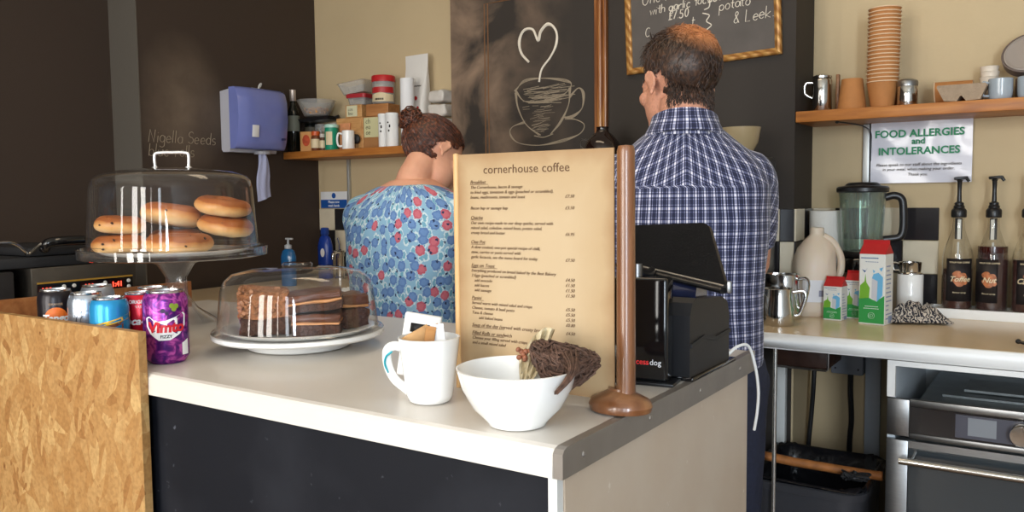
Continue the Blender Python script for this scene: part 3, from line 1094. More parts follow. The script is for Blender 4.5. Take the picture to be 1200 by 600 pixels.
# ------------------------------------------------------------------ till: receipt printer, box, tablet, cable
pr = thing('receipt_printer', 'dark grey receipt printer behind the black till box', 'printer', (-.495, 1.215, 1.0005), R(0))
w = MB()
prof = [(-.085, 0), (.085, 0), (.085, .075), (.075, .095), (.05, .105), (-.03, .110), (-.06, .114), (-.075, .108), (-.085, .09)]
w.prism(prof, (.105, 0, 0), (-.055, 0, .006), (0, 1, 0), (0, 0, 1))
w.build('printer_body', M('charcoal_plastic', S(24, 24, 27), 0.5), pr, angle=20)
w = MB()
w.prism([(-.083, .055), (-.03, .062), (.02, .052), (.083, .056), (.083, .05), (.02, .046), (-.03, .056), (-.083, .049)], (.003, 0, 0), (.050, 0, 0), (0, 1, 0), (0, 0, 1))
w.build('wave_trim', BLACKM, pr, smooth=False)
w = MB().lathe([(.024, -.04), (.024, .04)], (-.005, .0, .118), 24, (0, R(90), 0))
w.build('printer_lid', M('blue_black_lid', S(34, 38, 62), 0.15, coat=.4), pr)
MB().b2(-.07, .055, -.085, .105, -.0004, .006, .002).build('base_plate', BLACKG, pr)
tl = thing('till_box', 'glossy black till box with red and white lettering on the counter', 'till', (-.515, 1.098, 1.0005), R(8))
w = MB().box((-.01, 0, .079), (.122, .036, .150), None, .005, 3)
w.build('till_case', BLACKG, tl)
MB().b2(-.08, .062, -.026, .0195, 0, .005, .002).build('foot_plate', BLACKP, tl)
w = MB().cyl((.0, .004, .150), (.0, .004, .172), .008).cyl((-.05, .004, .150), (-.05, .004, .172), .006)
w.build('stand_arm', BRUSHED, tl)
join('red_lettering', [text('access', 'l', REDP, .0115, (.0245, -.0188, .029), (1, 0, 0), (0, 0, 1), None, 'RIGHT', thick=.0002, bold=.0002)], M('red_print', S(226, 52, 52), 0.5), tl)
join('white_lettering', [text('dog', 'l', PAPERW, .0115, (.0255, -.0188, .029), (1, 0, 0), (0, 0, 1), thick=.0002)], PAPERW, tl)
tp = thing('tablet', 'black tablet tilted on the till stand with a silver ledge', 'tablet')
BRp, TRp, TLp, BLp = Vector((-.405, 1.168, 1.140)), Vector((-.4585, 1.237, 1.229)), Vector((-.625, 1.262, 1.222)), Vector((-.618, 1.258, 1.163))
nrm = (TRp - BRp).cross(BLp - BRp).normalized()
if nrm.y > 0:
    nrm = -nrm


def slab(a, b, c, d, off, th, rnd=.012):
    out = []
    cs = [a, b, c, d]
    for i in range(4):
        p, q, s = cs[i], cs[i - 1], cs[(i + 1) % 4]
        u, v = (q - p).normalized(), (s - p).normalized()
        for t in range(5):
            f = t / 4
            out.append(p + u * rnd * (1 - f) ** 2 + v * rnd * f ** 2)
    w = MB()
    lo = [w.bm.verts.new(x - nrm * off) for x in out]
    hi = [w.bm.verts.new(x - nrm * (off + th)) for x in out]
    w.bm.faces.new(lo)
    w.bm.faces.new(hi[::-1])
    k = len(lo)
    for i in range(k):
        w.bm.faces.new((lo[(i + 1) % k], lo[i], hi[i], hi[(i + 1) % k]))
    return w


slab(BRp, TRp, TLp, BLp, 0, .008).build('tablet_case', M('black_leather', S(16, 16, 18), 0.42, bump=.06, bs=300), tp)
e1 = (BLp - BRp).normalized()
w = MB().tube([BRp - nrm * -.004 + Vector((0, 0, -.004)), BLp - nrm * -.004 + Vector((0, 0, -.004))], .0035, 10)
w.build('silver_ledge', BRUSHED, tp)
w = MB().tube([BRp + nrm * .006 + Vector((0, 0, -.010)), BLp + nrm * .006 + Vector((0, 0, -.010))], .008, 12, flat=.6)
w.build('holder_rail', BLACKP, tp)
w = MB().box(BRp + Vector((.004, 0, -.002)), (.007, .012, .018), (0, 0, R(30)), .002, 2)
w.build('corner_clip', BRUSHED, tp)
w = MB().tube(spline([(-.55, 1.235, 1.150), (-.53, 1.17, 1.150), (-.52, 1.11, 1.160)], 4), .008, 10)
w.build('neck', BLACKP, tp)
cb = MB().tube(spline([(-.448, 1.305, 1.012), (-.440, 1.325, 1.022), (-.430, 1.352, 1.020), (-.424, 1.37, .985), (-.4225, 1.385, .94), (-.427, 1.395, .90), (-.434, 1.402, .865)], 8), .0025, 8)
tag(cb.build('power_cable', WHITE), 'white cable drooping over the right end of the counter', 'cable')

# ------------------------------------------------------------------ drink cans
CANTOP = M('can_aluminium', S(206, 206, 206), 0.25, metal=1.0)


def can(loc, r, h, label, body, arts=None, turn=0):
    t = thing('drink_can', label, 'can', loc, R(turn), 'cans in the drinks bin')
    k = r / .033
    w = MB().lathe([(.0235 * k, .0), (.026 * k, .0), (.030 * k, .006), (r, .012), (r, h - .018), (.0315 * k, h - .011), (.0285 * k, h - .004), (.0272 * k, h - .003)], (0, 0, 0), 40)
    w.build('can_body', body, t)
    w = MB().lathe([(.0268 * k, h - .0045), (.0276 * k, h - .003), (.0276 * k, h), (.0265 * k, h), (.0255 * k, h - .004), (.022 * k, h - .0052), (0, h - .0052)], (0, 0, 0), 40)
    w.build('can_lid', CANTOP, t)
    MB().box((.004 * k, 0, h - .0042), (.022 * k, .012 * k, .0015), None, .0006, 1).build('ring_pull', CANTOP, t)
    return t


def wrap(me, r, ox=0):
    """Bends a flat x-z mesh around a can of radius r (front at -y)."""
    for v in me.vertices:
        a = v.co.x / r
        rr = r + .0003 - v.co.y
        v.co.x, v.co.y = rr * math.sin(a), -rr * math.cos(a)
    return me


def art(shapes, r, name, mat, parent):
    """shapes: list of 2-d polygons laid on the can's front."""
    w = MB()
    for poly, dep in shapes:
        n = len(poly)
        c = (sum(p[0] for p in poly) / n, sum(p[1] for p in poly) / n)
        vc = w.bm.verts.new((c[0], -dep, c[1]))
        vs = []
        for i in range(n):
            p, q = poly[i], poly[(i + 1) % n]
            for s in range(3):
                vs.append(w.bm.verts.new((p[0] + (q[0] - p[0]) * s / 3, -dep, p[1] + (q[1] - p[1]) * s / 3)))
        mid = [w.bm.verts.new((v.co.x * .5 + c[0] * .5, -dep, v.co.z * .5 + c[1] * .5)) for v in vs]
        N = len(vs)
        for i in range(N):
            j = (i + 1) % N
            w.bm.faces.new((mid[i], mid[j], vc))
            w.bm.faces.new((vs[i], vs[j], mid[j], mid[i]))
    me = w.mesh(name, mat, False)
    wrap(me, r)
    return join(name, [me], mat, parent)


def ctext(s, size, z, r, name, mat, parent, dep=.0003, x=0, **k):
    me = text(s, name, mat, size, (x, -dep, z), (1, 0, 0), (0, 0, 1), None, 'CENTER', thick=.0001, **k)
    bm = bmesh.new()
    bm.from_mesh(me)
    bmesh.ops.triangulate(bm, faces=bm.faces[:])
    bm.to_mesh(me)
    bm.free()
    wrap(me, r)
    return join(name, [me], mat, parent)


def swirl_can(name, c1, c2, c3, scale):
    mt, n, l, p = base_mat(name)
    tc = n.new('ShaderNodeTexCoord')
    nz = n.new('ShaderNodeTexNoise')
    nz.inputs['Scale'].default_value = scale
    nz.inputs['Detail'].default_value = 3
    nz.inputs['Distortion'].default_value = 1.2
    l.new(tc.outputs['Object'], nz.inputs['Vector'])
    r = ramp(n, [(0.36, c1), (0.5, c2), (0.62, c3)])
    l.new(nz.outputs['Fac'], r.inputs[0])
    l.new(r.outputs[0], p.inputs['Base Color'])
    p.inputs['Roughness'].default_value = 0.25
    p.inputs['Metallic'].default_value = 0.45
    return mt


def circ(cx, cy, rx, ry=None, n=16, a0=0, a1=360):
    ry = rx if ry is None else ry
    return [(cx + rx * math.cos(R(a0 + (a1 - a0) * i / (n - (0 if a1 - a0 == 360 else 1)))), cy + ry * math.sin(R(a0 + (a1 - a0) * i / (n - (0 if a1 - a0 == 360 else 1))))) for i in range(n)]


CZ = 1.0005
WHT = M('white_print', S(240, 240, 240), 0.4)
REDPR = M('red_can_print', S(206, 28, 44), 0.35)
# purple can
vr = .0362
vc = can((-1.257, .828, CZ), vr, .121, 'purple can with red and white lettering standing alone on the counter edge', swirl_can('purple_can', S(74, 26, 110), S(128, 40, 134), S(196, 84, 176), 60), turn=56)
ban = [(-.034, .078), (-.028, .081), (-.018, .072), (.0, .074), (.018, .080), (.030, .086), (.034, .082), (.033, .064), (.022, .050), (.006, .041), (-.012, .041), (-.026, .052), (-.033, .064)]
art([(ban, .0001)], vr, 'white_banner', WHT, vc)
ctext('Vimto', .0235, .055, vr, 'red_lettering', REDPR, vc, .0006, bold=.0011, shear=.1)
ctext('FIZZY', .007, .045, vr, 'dark_lettering', INK, vc, .0006, bold=.0002)
art([(circ(.010, .098, .0042), .0002), (circ(.017, .097, .0042), .0002), (circ(.0135, .0925, .0042), .0002)], vr, 'grape_print', M('grape_green', S(128, 150, 46), 0.4), vc)
art([(circ(-.004, .090, .004), .0002), (circ(.024, .092, .0035), .0002), (circ(.002, .086, .003), .0002)], vr, 'berry_print', M('berry_dark', S(50, 18, 66), 0.4), vc)
art([([(.026, .014), (.040, .014), (.040, .040), (.026, .034)], .0002)], vr, 'nutrition_panel', WHT, vc)
# red can
rr = .0315
rc = can((-1.363, .850, CZ), rr, .110, 'red can with white lettering beside the purple can', M('red_can', S(206, 26, 46), 0.25, metal=.35), turn=56)
ctext('ORIGINAL', .0085, .093, rr, 'white_lettering', WHT, rc, bold=.0002)
ctext('TASTE', .006, .085, rr, 'white_lettering', WHT, rc, bold=.0001)
ctext('Coca-Cola', .018, .056, rr, 'white_lettering', WHT, rc, bold=.0006, shear=.3)
# blue can with a yellow band
br_ = .0315
bc = can((-1.355, .7865, CZ), br_, .108, 'sky blue can with a yellow swoosh in the drinks bin', M('sky_blue_can', S(46, 150, 206), 0.25, metal=.35), turn=58)
art([([(-.045, .058), (-.02, .066), (.01, .073), (.045, .082), (.045, .074), (.01, .066), (-.02, .059), (-.045, .050)], .0003)], br_, 'yellow_swoosh', M('yellow_print', S(232, 186, 30), 0.4), bc)
art([([(-.045, .050), (-.02, .059), (.01, .066), (.045, .074), (.045, .04), (-.045, .03)], .0002)], br_, 'brown_print', M('brown_print', S(110, 62, 34), 0.5, var=.3, vs=200), bc)
# silver can
sv = .0305
sc2 = can((-1.457, .803, CZ), sv, .109, 'silver can with a dark round emblem in the drinks bin', M('silver_can', S(190, 200, 214), 0.22, metal=.8), turn=60)
for rad, w_ in ((.017, .0022), (.010, .002)):
    me = MB().tube([(rad * math.cos(2 * PI * i / 28), 0, .062 + rad * math.sin(2 * PI * i / 28)) for i in range(28)], w_ * .5, 4, True, flat=.3).mesh('emblem', INK, False)
    wrap(me, sv)
    join('emblem', [me], INK, sc2)
# black can with an orange
tr_ = .0305
tc_ = can((-1.538, .791, CZ), tr_, .112, 'black can with an orange fruit picture in the drinks bin', M('black_can', S(34, 30, 34), 0.28, metal=.35), turn=62)
art([(circ(0, .060, .020, .021, 24), .0002)], tr_, 'orange_print', M('orange_print', S(226, 112, 40), 0.4, var=.2, vs=80), tc_)
ctext('Tango', .017, .056, tr_, 'white_lettering', WHT, tc_, .0007, bold=.0008)
ctext('ORANGE', .0055, .085, tr_, 'pale_lettering', M('pale_print', S(180, 150, 120), 0.5), tc_, .0005)
can((-1.541, .872, CZ), .0305, .112, 'silver-topped can hidden behind the silver and blue cans', M('grey_can', S(160, 165, 175), 0.3, metal=.6))
can((-1.407, .902, CZ), .0305, .112, 'orange-bodied can half hidden behind the red can', M('orange_can', S(210, 120, 60), 0.3, metal=.4))

# ------------------------------------------------------------------ bagel stand
SX, SY = -1.655, 1.12
st = thing('cake_stand', 'clear pedestal cake stand carrying the bagels', 'cake stand', (SX, SY, CZ))
STANDGL = thin_glass('stand_acrylic', refl=1.8, haze=0.015)
MB().lathe([(0, .146), (.188, .146), (.198, .149), (.199, .168), (.196, .169), (.193, .155), (.18, .152), (0, .152)], (0, 0, 0), 64).build('plate', STANDGL, st)
MB().lathe([(.085, 0), (.080, .006), (.045, .03), (.024, .06), (.022, .10), (.04, .13), (.07, .1455), (.06, .1455), (.035, .13), (.018, .10), (.02, .06), (.04, .033), (.07, .009)], (0, 0, 0), 40, caps=False).build('pedestal', STANDGL, st)
pl = MB().lathe([(0, 0), (.13, 0), (.15, .004), (.158, .010), (.154, .011), (.128, .004), (0, .004)], (SX, SY, CZ + .153), 56)
tag(pl.build('plate', CERAMIC), 'white plate under the bagels on the clear stand', 'plate')
dm = thing('cake_dome', 'tall clear dome with silver handle covering the bagels', 'cake dome', (SX, SY, CZ + .1695))
DH = .176
MB().lathe([(.180, .0), (.1795, .002), (.171, .128), (.167, .146), (.157, .157), (.13, .166), (.08, .172), (.04, .1755), (0, .1765)], (0, 0, 0), 72, caps=False).build('dome_cover', ACRYL, dm)
MB().lathe([(.1775, .0), (.1835, .0), (.1835, .005), (.1795, .006)], (0, 0, 0), 72, caps=False).build('dome_rim', ACRYL, dm)
hd = R(34)
c_, s_ = math.cos(hd), math.sin(hd)
w = MB().tube(spline([(-.037 * c_, -.037 * s_, .176), (-.038 * c_, -.038 * s_, .200), (-.032 * c_, -.032 * s_, .2085), (0, 0, .2095), (.032 * c_, .032 * s_, .2085), (.038 * c_, .038 * s_, .200), (.037 * c_, .037 * s_, .176)], 5), .0036, 10)
w.ball((-.037 * c_, -.037 * s_, .1765), (.007, .007, .003)).ball((.037 * c_, .037 * s_, .1765), (.007, .007, .003))
w.build('dome_handle', M('chrome_handle', S(235, 235, 235), 0.2, metal=.7), dm)


def bagel_mat():
    mt, n, l, p = base_mat('bagel_crust')
    tc = n.new('ShaderNodeTexCoord')
    sx = n.new('ShaderNodeSeparateXYZ')
    l.new(tc.outputs['Object'], sx.inputs[0])
    nz = n.new('ShaderNodeTexNoise')
    nz.inputs['Scale'].default_value = 25
    nz.inputs['Detail'].default_value = 5
    l.new(tc.outputs['Object'], nz.inputs['Vector'])
    mr = n.new('ShaderNodeMapRange')
    mr.inputs[1].default_value = -.016
    mr.inputs[2].default_value = .018
    l.new(sx.outputs[2], mr.inputs[0])
    ad = n.new('ShaderNodeMath')
    ad.operation = 'MULTIPLY_ADD'
    ad.inputs[1].default_value = .5
    l.new(nz.outputs['Fac'], ad.inputs[0])
    l.new(mr.outputs[0], ad.inputs[2])
    r = ramp(n, [(0.25, S(236, 206, 156)), (0.62, S(224, 170, 104)), (0.95, S(190, 118, 56)), (1.25, S(160, 88, 38))])
    l.new(ad.outputs[0], r.inputs[0])
    l.new(r.outputs[0], p.inputs['Base Color'])
    p.inputs['Roughness'].default_value = 0.45
    b = n.new('ShaderNodeBump')
    b.inputs['Strength'].default_value = .15
    b.inputs['Distance'].default_value = .004
    l.new(nz.outputs['Fac'], b.inputs['Height'])
    l.new(b.outputs[0], p.inputs['Normal'])
    return mt


BAG = bagel_mat()
RAISIN = M('raisin', S(60, 34, 22), 0.6)
ZB = CZ + .1575


def bagel(loc, rot, label, seed, R_=.036, r_=.024):
    random.seed(seed)
    w = MB()
    n, mseg = 40, 18
    rings = []
    for i in range(n):
        t = 2 * PI * i / n
        k = 1 + .06 * math.sin(2 * t + seed) + .04 * math.sin(3 * t + seed * 2)
        ring = []
        for j in range(mseg):
            a = 2 * PI * j / mseg
            rad = R_ * k + r_ * 1.08 * math.cos(a)
            z = r_ * .92 * math.sin(a) * (1.0 if math.sin(a) > 0 else .82)
            ring.append(w.bm.verts.new((rad * math.cos(t), rad * math.sin(t), z)))
        rings.append(ring)
    for i in range(n):
        for j in range(mseg):
            w.bm.faces.new((rings[i][j], rings[(i + 1) % n][j], rings[(i + 1) % n][(j + 1) % mseg], rings[i][(j + 1) % mseg]))
    w.wobble(.0022, 35, seed)
    o = w.build('bagel', BAG, None, angle=80, loc=loc, rot=rot)
    w = MB()
    for k in range(7):
        t, a = random.uniform(0, 2 * PI), random.uniform(-.3, 2.0)
        rad = R_ + r_ * 1.04 * math.cos(a)
        w.ball((rad * math.cos(t), rad * math.sin(t), r_ * .80 * math.sin(a)), (.004, .003, .002), (t, a, 0), 1)
    w.build('raisin', RAISIN, o)
    return tag(o, label, 'bagel', 'bagels under the dome')


def on_stand(u, v, z):
    """u to the right of the stand as seen from the room, v away."""
    rx, ry = .83, .56
    return (SX + u * rx - v * ry, SY + u * ry + v * rx, ZB + z)


bagel(on_stand(-.106, -.040, .0195), (R(2), R(-3), .3), 'bagel lying at the bottom left under the dome', 1, .029, .0235)
bagel(on_stand(-.104, -.035, .0615), (R(3), R(3), 1.2), 'bagel on top of the left-hand pair under the dome', 2, .027, .0225)
bagel(on_stand(-.030, .085, .024), (0, 0, .7), 'bagel hidden at the base behind the middle of the dome', 3, .034, .026)
bagel(on_stand(-.028, .062, .0790), (R(6), R(8), 2.1), 'smooth golden bagel rising in the middle of the pile', 4, .035, .029)
bagel(on_stand(.036, -.065, .0205), (R(0), R(1), .2), 'bagel lying flat at the front right of the pile', 5, .043, .0245)
bagel(on_stand(.098, .052, .0540), (R(5), R(9), .9), 'bagel tilted in the middle of the right-hand stack', 6, .036, .0245)
bagel(on_stand(.092, .050, .0990), (R(5), R(9), .9), 'topmost bagel of the right-hand stack, with a dark raisin', 7, .036, .023)

# ------------------------------------------------------------------ chocolate cake under the low dome
KX, KY = -1.168, 1.040
ck = MB().lathe([(0, 0), (.085, 0), (.092, .003), (.096, .012), (.088, .0165), (.150, .0215), (.1545, .025), (.1545, .031), (.151, .032), (.148, .0275), (.14, .026), (0, .025)], (KX, KY, CZ), 64)
tag(ck.build('cake_board', WHITE), 'white footed round cake board on the counter', 'cake board')
p2 = MB().lathe([(0, .0), (.10, .0), (.128, .006), (.138, .012), (.134, .013), (.10, .004), (0, .004)], (KX, KY, CZ + .0262), 56)
tag(p2.build('plate', CERAMIC), 'white plate under the chocolate traybake', 'plate')
d2 = thing('cake_dome', 'low clear dome over the chocolate traybake', 'cake dome', (KX, KY, CZ + .0325))
MB().lathe([(.1515, .0), (.146, .006), (.144, .012), (.137, .075), (.130, .094), (.115, .106), (.08, .113), (0, .116)], (0, 0, 0), 72, caps=False).build('dome_cover', ACRYL, d2)
MB().lathe([(.152, 0), (.1545, .0015), (.1525, .004), (.147, .0065)], (0, 0, 0), 72, caps=False).build('dome_rim', ACRYL, d2)
MB().lathe([(0, .1158), (.026, .1158), (.028, .120), (.024, .124), (0, .125)], (0, 0, 0), 32).build('knob', ACRYL, d2)


def cake_mats():
    a = M('chocolate_sponge', S(70, 40, 26), 0.8, var=.35, vs=140, bump=.7, bs=160)
    b = M('chocolate_icing', S(88, 48, 28), 0.35, var=.2, vs=40, bump=.2, bs=60)
    c = M('crumb_topping', S(150, 96, 58), 0.65, var=.4, vs=110, bump=.8, bs=120)
    d = M('caramel_layer', S(196, 136, 84), 0.5, var=.1, vs=50)
    return a, b, c, d


SPO, ICE, CRU, CAR = cake_mats()


def traybake(loc, rz, sx, sy, layers, label, seed, tilt=(0, 0)):
    t = thing('traybake_slice', label, 'cake', loc, group='traybake slices', rot=(tilt[0], tilt[1], rz))
    z = 0
    for nm, mat, h, amp in layers:
        w = MB()
        w.box((0, 0, z + h / 2), (sx, sy, h), None, .003, 2)
        bmesh.ops.subdivide_edges(w.bm, edges=w.bm.edges[:], cuts=3, use_grid_fill=True)
        w.wobble(amp, 70, seed)
        w.wobble(amp * .6, 190, seed + 3)
        w.build(nm, mat, t, angle=60)
        z += h
    return t


def on_cake(u, v, z):
    return (KX + u * .72 - v * .69, KY + u * .69 + v * .72, CZ + .0308 + z)


random.seed(21)
tb1 = traybake(on_cake(-.060, .0, 0), R(50), .086, .112, [('sponge', SPO, .030, .0045), ('crumb_topping', CRU, .046, .008)], 'tall traybake slice with a pale nutty crumb top, left under the low dome', 1)
w = MB()
for k in range(110):
    x, y = random.uniform(-.042, .042), random.uniform(-.055, .055)
    zz = random.uniform(.032, .078)
    if random.random() < .7:
        y = -.055 if random.random() < .6 else y
        x = x if y == -.055 else -.042
    w.ball((x, y, zz), (random.uniform(.003, .007), random.uniform(.003, .007), random.uniform(.003, .006)), (k, k, 0), 1)
w.build('nut_pieces', M('nut_pieces', S(150, 100, 66), 0.55, var=.4, vs=100), tb1)
LAY = [('sponge', SPO, .020, .0045), ('caramel_layer', CAR, .004, .002), ('icing', ICE, .014, .0035)]
traybake(on_cake(.036, -.048, 0), R(42), .084, .072, LAY, 'iced traybake slice at the front, lowest of the right-hand stack', 2)
traybake(on_cake(.092, .022, 0), R(62), .056, .066, [('sponge', SPO, .036, .0045)], 'dark brownie slice at the far right under the low dome', 3)
traybake(on_cake(.030, .052, 0), R(50), .060, .066, LAY, 'iced traybake slice at the back of the low dome', 4)
traybake(on_cake(.034, -.034, .042), R(46), .094, .078, [('sponge', SPO, .016, .005), ('caramel_layer', CAR, .005, .003), ('icing', ICE, .013, .004)], 'caramel-layered slice laid on top of the front right slice', 5, (R(2), R(-5)))
traybake(on_cake(.090, .024, .0395), R(60), .060, .062, [('caramel_layer', CAR, .006, .003), ('icing', ICE, .018, .004)], 'slice with a pale caramel edge laid on the far right brownie', 6, (R(1), R(3)))

# ------------------------------------------------------------------ right wall shelf
SZ = 1.5235
# paper cups


def cup_prof(rb, rt_, h, wl_=.0009):
    return [(0, .006), (rb - .0015, .006), (rb - .001, 0), (rb, 0), (rt_, h - .003), (rt_ + .0022, h - .0025), (rt_ + .0026, h - .001), (rt_ + .0012, h), (rt_ - wl_, h - .001), (rb + wl_ * .2, .0075), (0, .0075)]


def paper_cup(name, mats, rb, rt_, h, loc, rot, label, group=None):
    w = MB()
    w.mi = 0
    w.lathe([(rb - .001, 0), (rb, 0), (rt_, h - .003)], (0, 0, 0), 36, caps=False)
    w.mi = 1
    w.lathe([(rt_, h - .003), (rt_ + .0022, h - .0028), (rt_ + .0026, h - .0012), (rt_ + .0012, h), (rt_ - .0009, h - .001), (rb - .0009, .0075), (0, .0075)], (0, 0, 0), 36, caps=False)
    w.lathe([(0, .006), (rb - .001, .006), (rb - .001, 0)], (0, 0, 0), 36, caps=False)
    o = w.build(name, mats, None, loc=loc, rot=rot)
    return tag(o, label, 'paper cup', group)


CUPIN = M('cup_white_lining', S(224, 198, 166), 0.6)
ORD = ['topmost', 'second', 'third', 'fourth', 'fifth', 'sixth', 'seventh', 'eighth', 'ninth', 'tenth', 'eleventh', 'twelfth', 'thirteenth', 'fourteenth', 'fifteenth', 'sixteenth', 'seventeenth', 'eighteenth', 'nineteenth', 'lowest']
cx, cy = -.455, 2.667
NC = 20
first = paper_cup('paper_cup', [KRAFT, CUPIN], .031, .0435, .0785, (cx, cy, SZ), (0, 0, 0), 'lowest paper cup, its whole brown side showing under the tall stack', 'stacked paper cups')
random.seed(2)
for k in range(1, NC):
    c = first.copy()
    COL.objects.link(c)
    fx = .0016 * math.sin(k * 1.3)
    c.location = (cx + .0004 * k * .3, cy, SZ + .0112 * k)
    c.rotation_euler = (0, 0, k * .7)
    i = NC - 1 - k
    c['label'] = ('%s paper cup of the tall nested stack on the right shelf' % ORD[i]) if i == 0 else ('%s paper cup from the top of the tall nested stack' % ORD[i])
paper_cup('paper_cup', [KRAFT, CUPIN], .030, .0415, .094, (-.541, 2.672, SZ + .094), (PI, 0, 0), 'brown paper cup standing upside down between steel pot and tall stack')
w = MB().lathe([(.0405, 0), (.0422, .0), (.0426, .006), (.0405, .006)], (-.541, 2.672, SZ + .0005), 36)
paper_cup('paper_cup', [KRAFT, CUPIN], .027, .036, .072, (-.408, 2.735, SZ), (0, 0, 0), 'brown paper cup half hidden between the tall stack and the shaker')
paper_cup('paper_cup', [KRAFT, CUPIN], .030, .0375, .098, (-.222, 2.712, SZ + .0388), (0, R(-94), 0), 'brown paper cup lying on its side behind the pulp tray')

# steel coffee pot
pt = thing('steel_pot', 'polished steel lidded pot at the left end of the right shelf', 'pot', (-.628, 2.672, SZ))
MB().lathe([(0, 0), (.027, 0), (.029, .003), (.029, .096), (.026, .103), (.0245, .104), (.0245, .100), (0, .100)], (0, 0, 0), 36).build('pot_body', STEEL, pt)
MB().lathe([(.026, .104), (.028, .104), (.028, .110), (.018, .115), (0, .116)], (0, 0, 0), 36).build('lid', STEEL, pt)
MB().tube(spline([(-.028, -.008, .092), (-.046, -.014, .090), (-.048, -.014, .06), (-.028, -.008, .045)], 6), .0024, 8, flat=1.4).build('pot_handle', STEEL, pt)
w = MB().box((0, 0, .058), (.010, .016, .116), None, .002, 2)
tag(w.build('wooden_block', wood('dark_stick', S(110, 70, 40), S(130, 86, 52), S(142, 98, 62)), None, loc=(-.588, 2.70, SZ)), 'narrow brown wooden block beside the steel pot', 'block')
# shaker
sh = thing('shaker', 'steel chocolate shaker right of the tall cup stack', 'shaker', (-.386, 2.655, SZ))
MB().lathe([(0, 0), (.026, 0), (.0275, .003), (.0275, .058), (.0265, .060), (0, .060)], (0, 0, 0), 36).build('shaker_body', STEEL, sh)
MB().lathe([(.0285, .058), (.0288, .070), (.026, .075), (.016, .079), (0, .080)], (0, 0, 0), 36).build('shaker_lid', BRUSHED, sh)
# pulp carrier
PULP = M('grey_pulp', S(158, 138, 116), 0.9, var=.08, vs=60, bump=.3, bs=180)
w = MB()
w.prism([(-.058, .046), (.058, .046), (.062, .040), (.046, .002), (.012, .0), (.002, .013), (-.002, .013), (-.010, .0), (-.042, .002), (-.060, .040)], (0, .07, 0), (0, -.035, 0), (1, 0, 0), (0, 0, 1))
w.wobble(.0015, 40, 1)
tag(w.build('cup_tray', PULP, None, angle=30, loc=(-.243, 2.632, SZ + .0006)), 'grey moulded pulp cup tray on the right shelf', 'tray')
# stacked white lids
LIDM = M('white_lid', S(226, 212, 194), 0.4)
l0 = None
for k in range(7):
    nm = ['lowest', 'second lowest', 'third lowest', 'middle', 'third highest', 'second highest', 'topmost'][k]
    if l0 is None:
        l0 = MB().lathe([(.022, 0), (.0225, .003), (.0245, .0125), (.0255, .0140), (.0235, .0142), (.021, .012), (0, .0115)], (0, 0, 0), 32).build('sauce_pot', LIDM, None, loc=(-.186, 2.735, SZ + .001))
        o = l0
    else:
        o = l0.copy()
        COL.objects.link(o)
        o.location = (-.186 + .0012 * (k % 2), 2.735, SZ + .001 + .0150 * k)
    tag(o, '%s white paper pot of the small pile behind the blue-grey mug' % nm, 'pot', 'white paper pots')


def mug(loc, rz, r, h, mat, label, sd=1):
    t = thing('mug', label, 'mug', loc, rz)
    MB().lathe([(0, 0), (r * .82, 0), (r * .88, .002), (r * .97, .012), (r, h * .5), (r, h - .001), (r - .0015, h), (r - .003, h - .002), (r - .0035, .008), (0, .006)], (0, 0, 0), 40).build('mug_body', mat, t)
    MB().tube(spline([(-r + .001, 0, h * .82), (-r - .014, 0, h * .84), (-r - .019, 0, h * .55), (-r - .013, 0, h * .25), (-r + .001, 0, h * .2)], 6), .0035, 10).build('mug_handle', mat, t)
    return t


GREYBLUE = M('blue_grey_glaze', S(158, 168, 176), 0.15, coat=.3)
mug((-.152, 2.642, SZ), R(22), .030, .058, GREYBLUE, 'blue-grey glazed mug beside the pulp tray on the right shelf')
m2 = mug((-.083, 2.655, SZ), R(200), .031, .060, GREYBLUE, 'blue-grey mug with a dark blue mark at the right frame edge')
# big tin leaning on the mugs
t = thing('round_tin', 'large dark round tin lid leaning above the blue-grey mugs', 'tin', (-.085, 2.735, SZ + .128), rot=(R(72), R(-14), 0))
MB().lathe([(0, 0), (.066, 0), (.072, .004), (.072, .040), (.068, .042), (.066, .038), (0, .038)], (0, 0, -.02), 48, None, 1.0, .80).build('tin_body', M('grey_brown_tin', S(112, 98, 90), 0.4), t)
MB().lathe([(.060, .0185), (.066, .0215), (.062, .0225), (.058, .0195)], (0, 0, 0), 48, None, 1.0, .80).build('tin_rim', M('pale_tin_rim', S(150, 138, 128), 0.35), t)
w = MB().b2(-.12, -.03, 2.69, 2.78, SZ + .0005, SZ + .062, .003)
tag(w.build('cardboard_box', M('dark_card', S(92, 70, 54), 0.8)), 'small dark box behind the mugs under the round tin', 'box')

# ------------------------------------------------------------------ allergy notice
nt = thing('allergy_notice', 'white laminated food allergies notice under the right shelf', 'sign')
w = MB()
N = 14
gx, gz = [], []
vv = []
for i in range(N + 1):
    row = []
    for j in range(9):
        x, z = -.5045 + .278 * i / N, 1.304 + .198 * j / 8
        y = 2.782 - .0035 * math.sin(i * .9) * (j / 8) ** 2 - .002 * math.sin(j * 1.1 + i * .5)
        row.append(w.bm.verts.new((x, y, z)))
    vv.append(row)
for i in range(N):
    for j in range(8):
        w.bm.faces.new((vv[i][j], vv[i + 1][j], vv[i + 1][j + 1], vv[i][j + 1]))
sheet = w.build('sheet', M('laminated_paper', S(214, 214, 224), 0.22, coat=.4, bump=.06, bs=25), nt)
GREENI = M('green_ink', S(52, 142, 100), 0.7)
gm = []
for s, x, z, sz in (('FOOD ALLERGIES', -.370, 1.444, .0308), ('INTOLERANCES', -.370, 1.391, .0308)):
    gm.append(text(s, 'g', GREENI, sz, (x, 2.7745, z), (1, 0, 0), (0, 0, 1), None, 'CENTER', thick=.0002, bold=.0008, space=1.02))
gm.append(text('and', 'g', GREENI, .026, (-.370, 2.7745, 1.422), (1, 0, 0), (0, 0, 1), None, 'CENTER', thick=.0002, bold=.0006))
join('green_lettering', gm, GREENI, nt)
gm = []
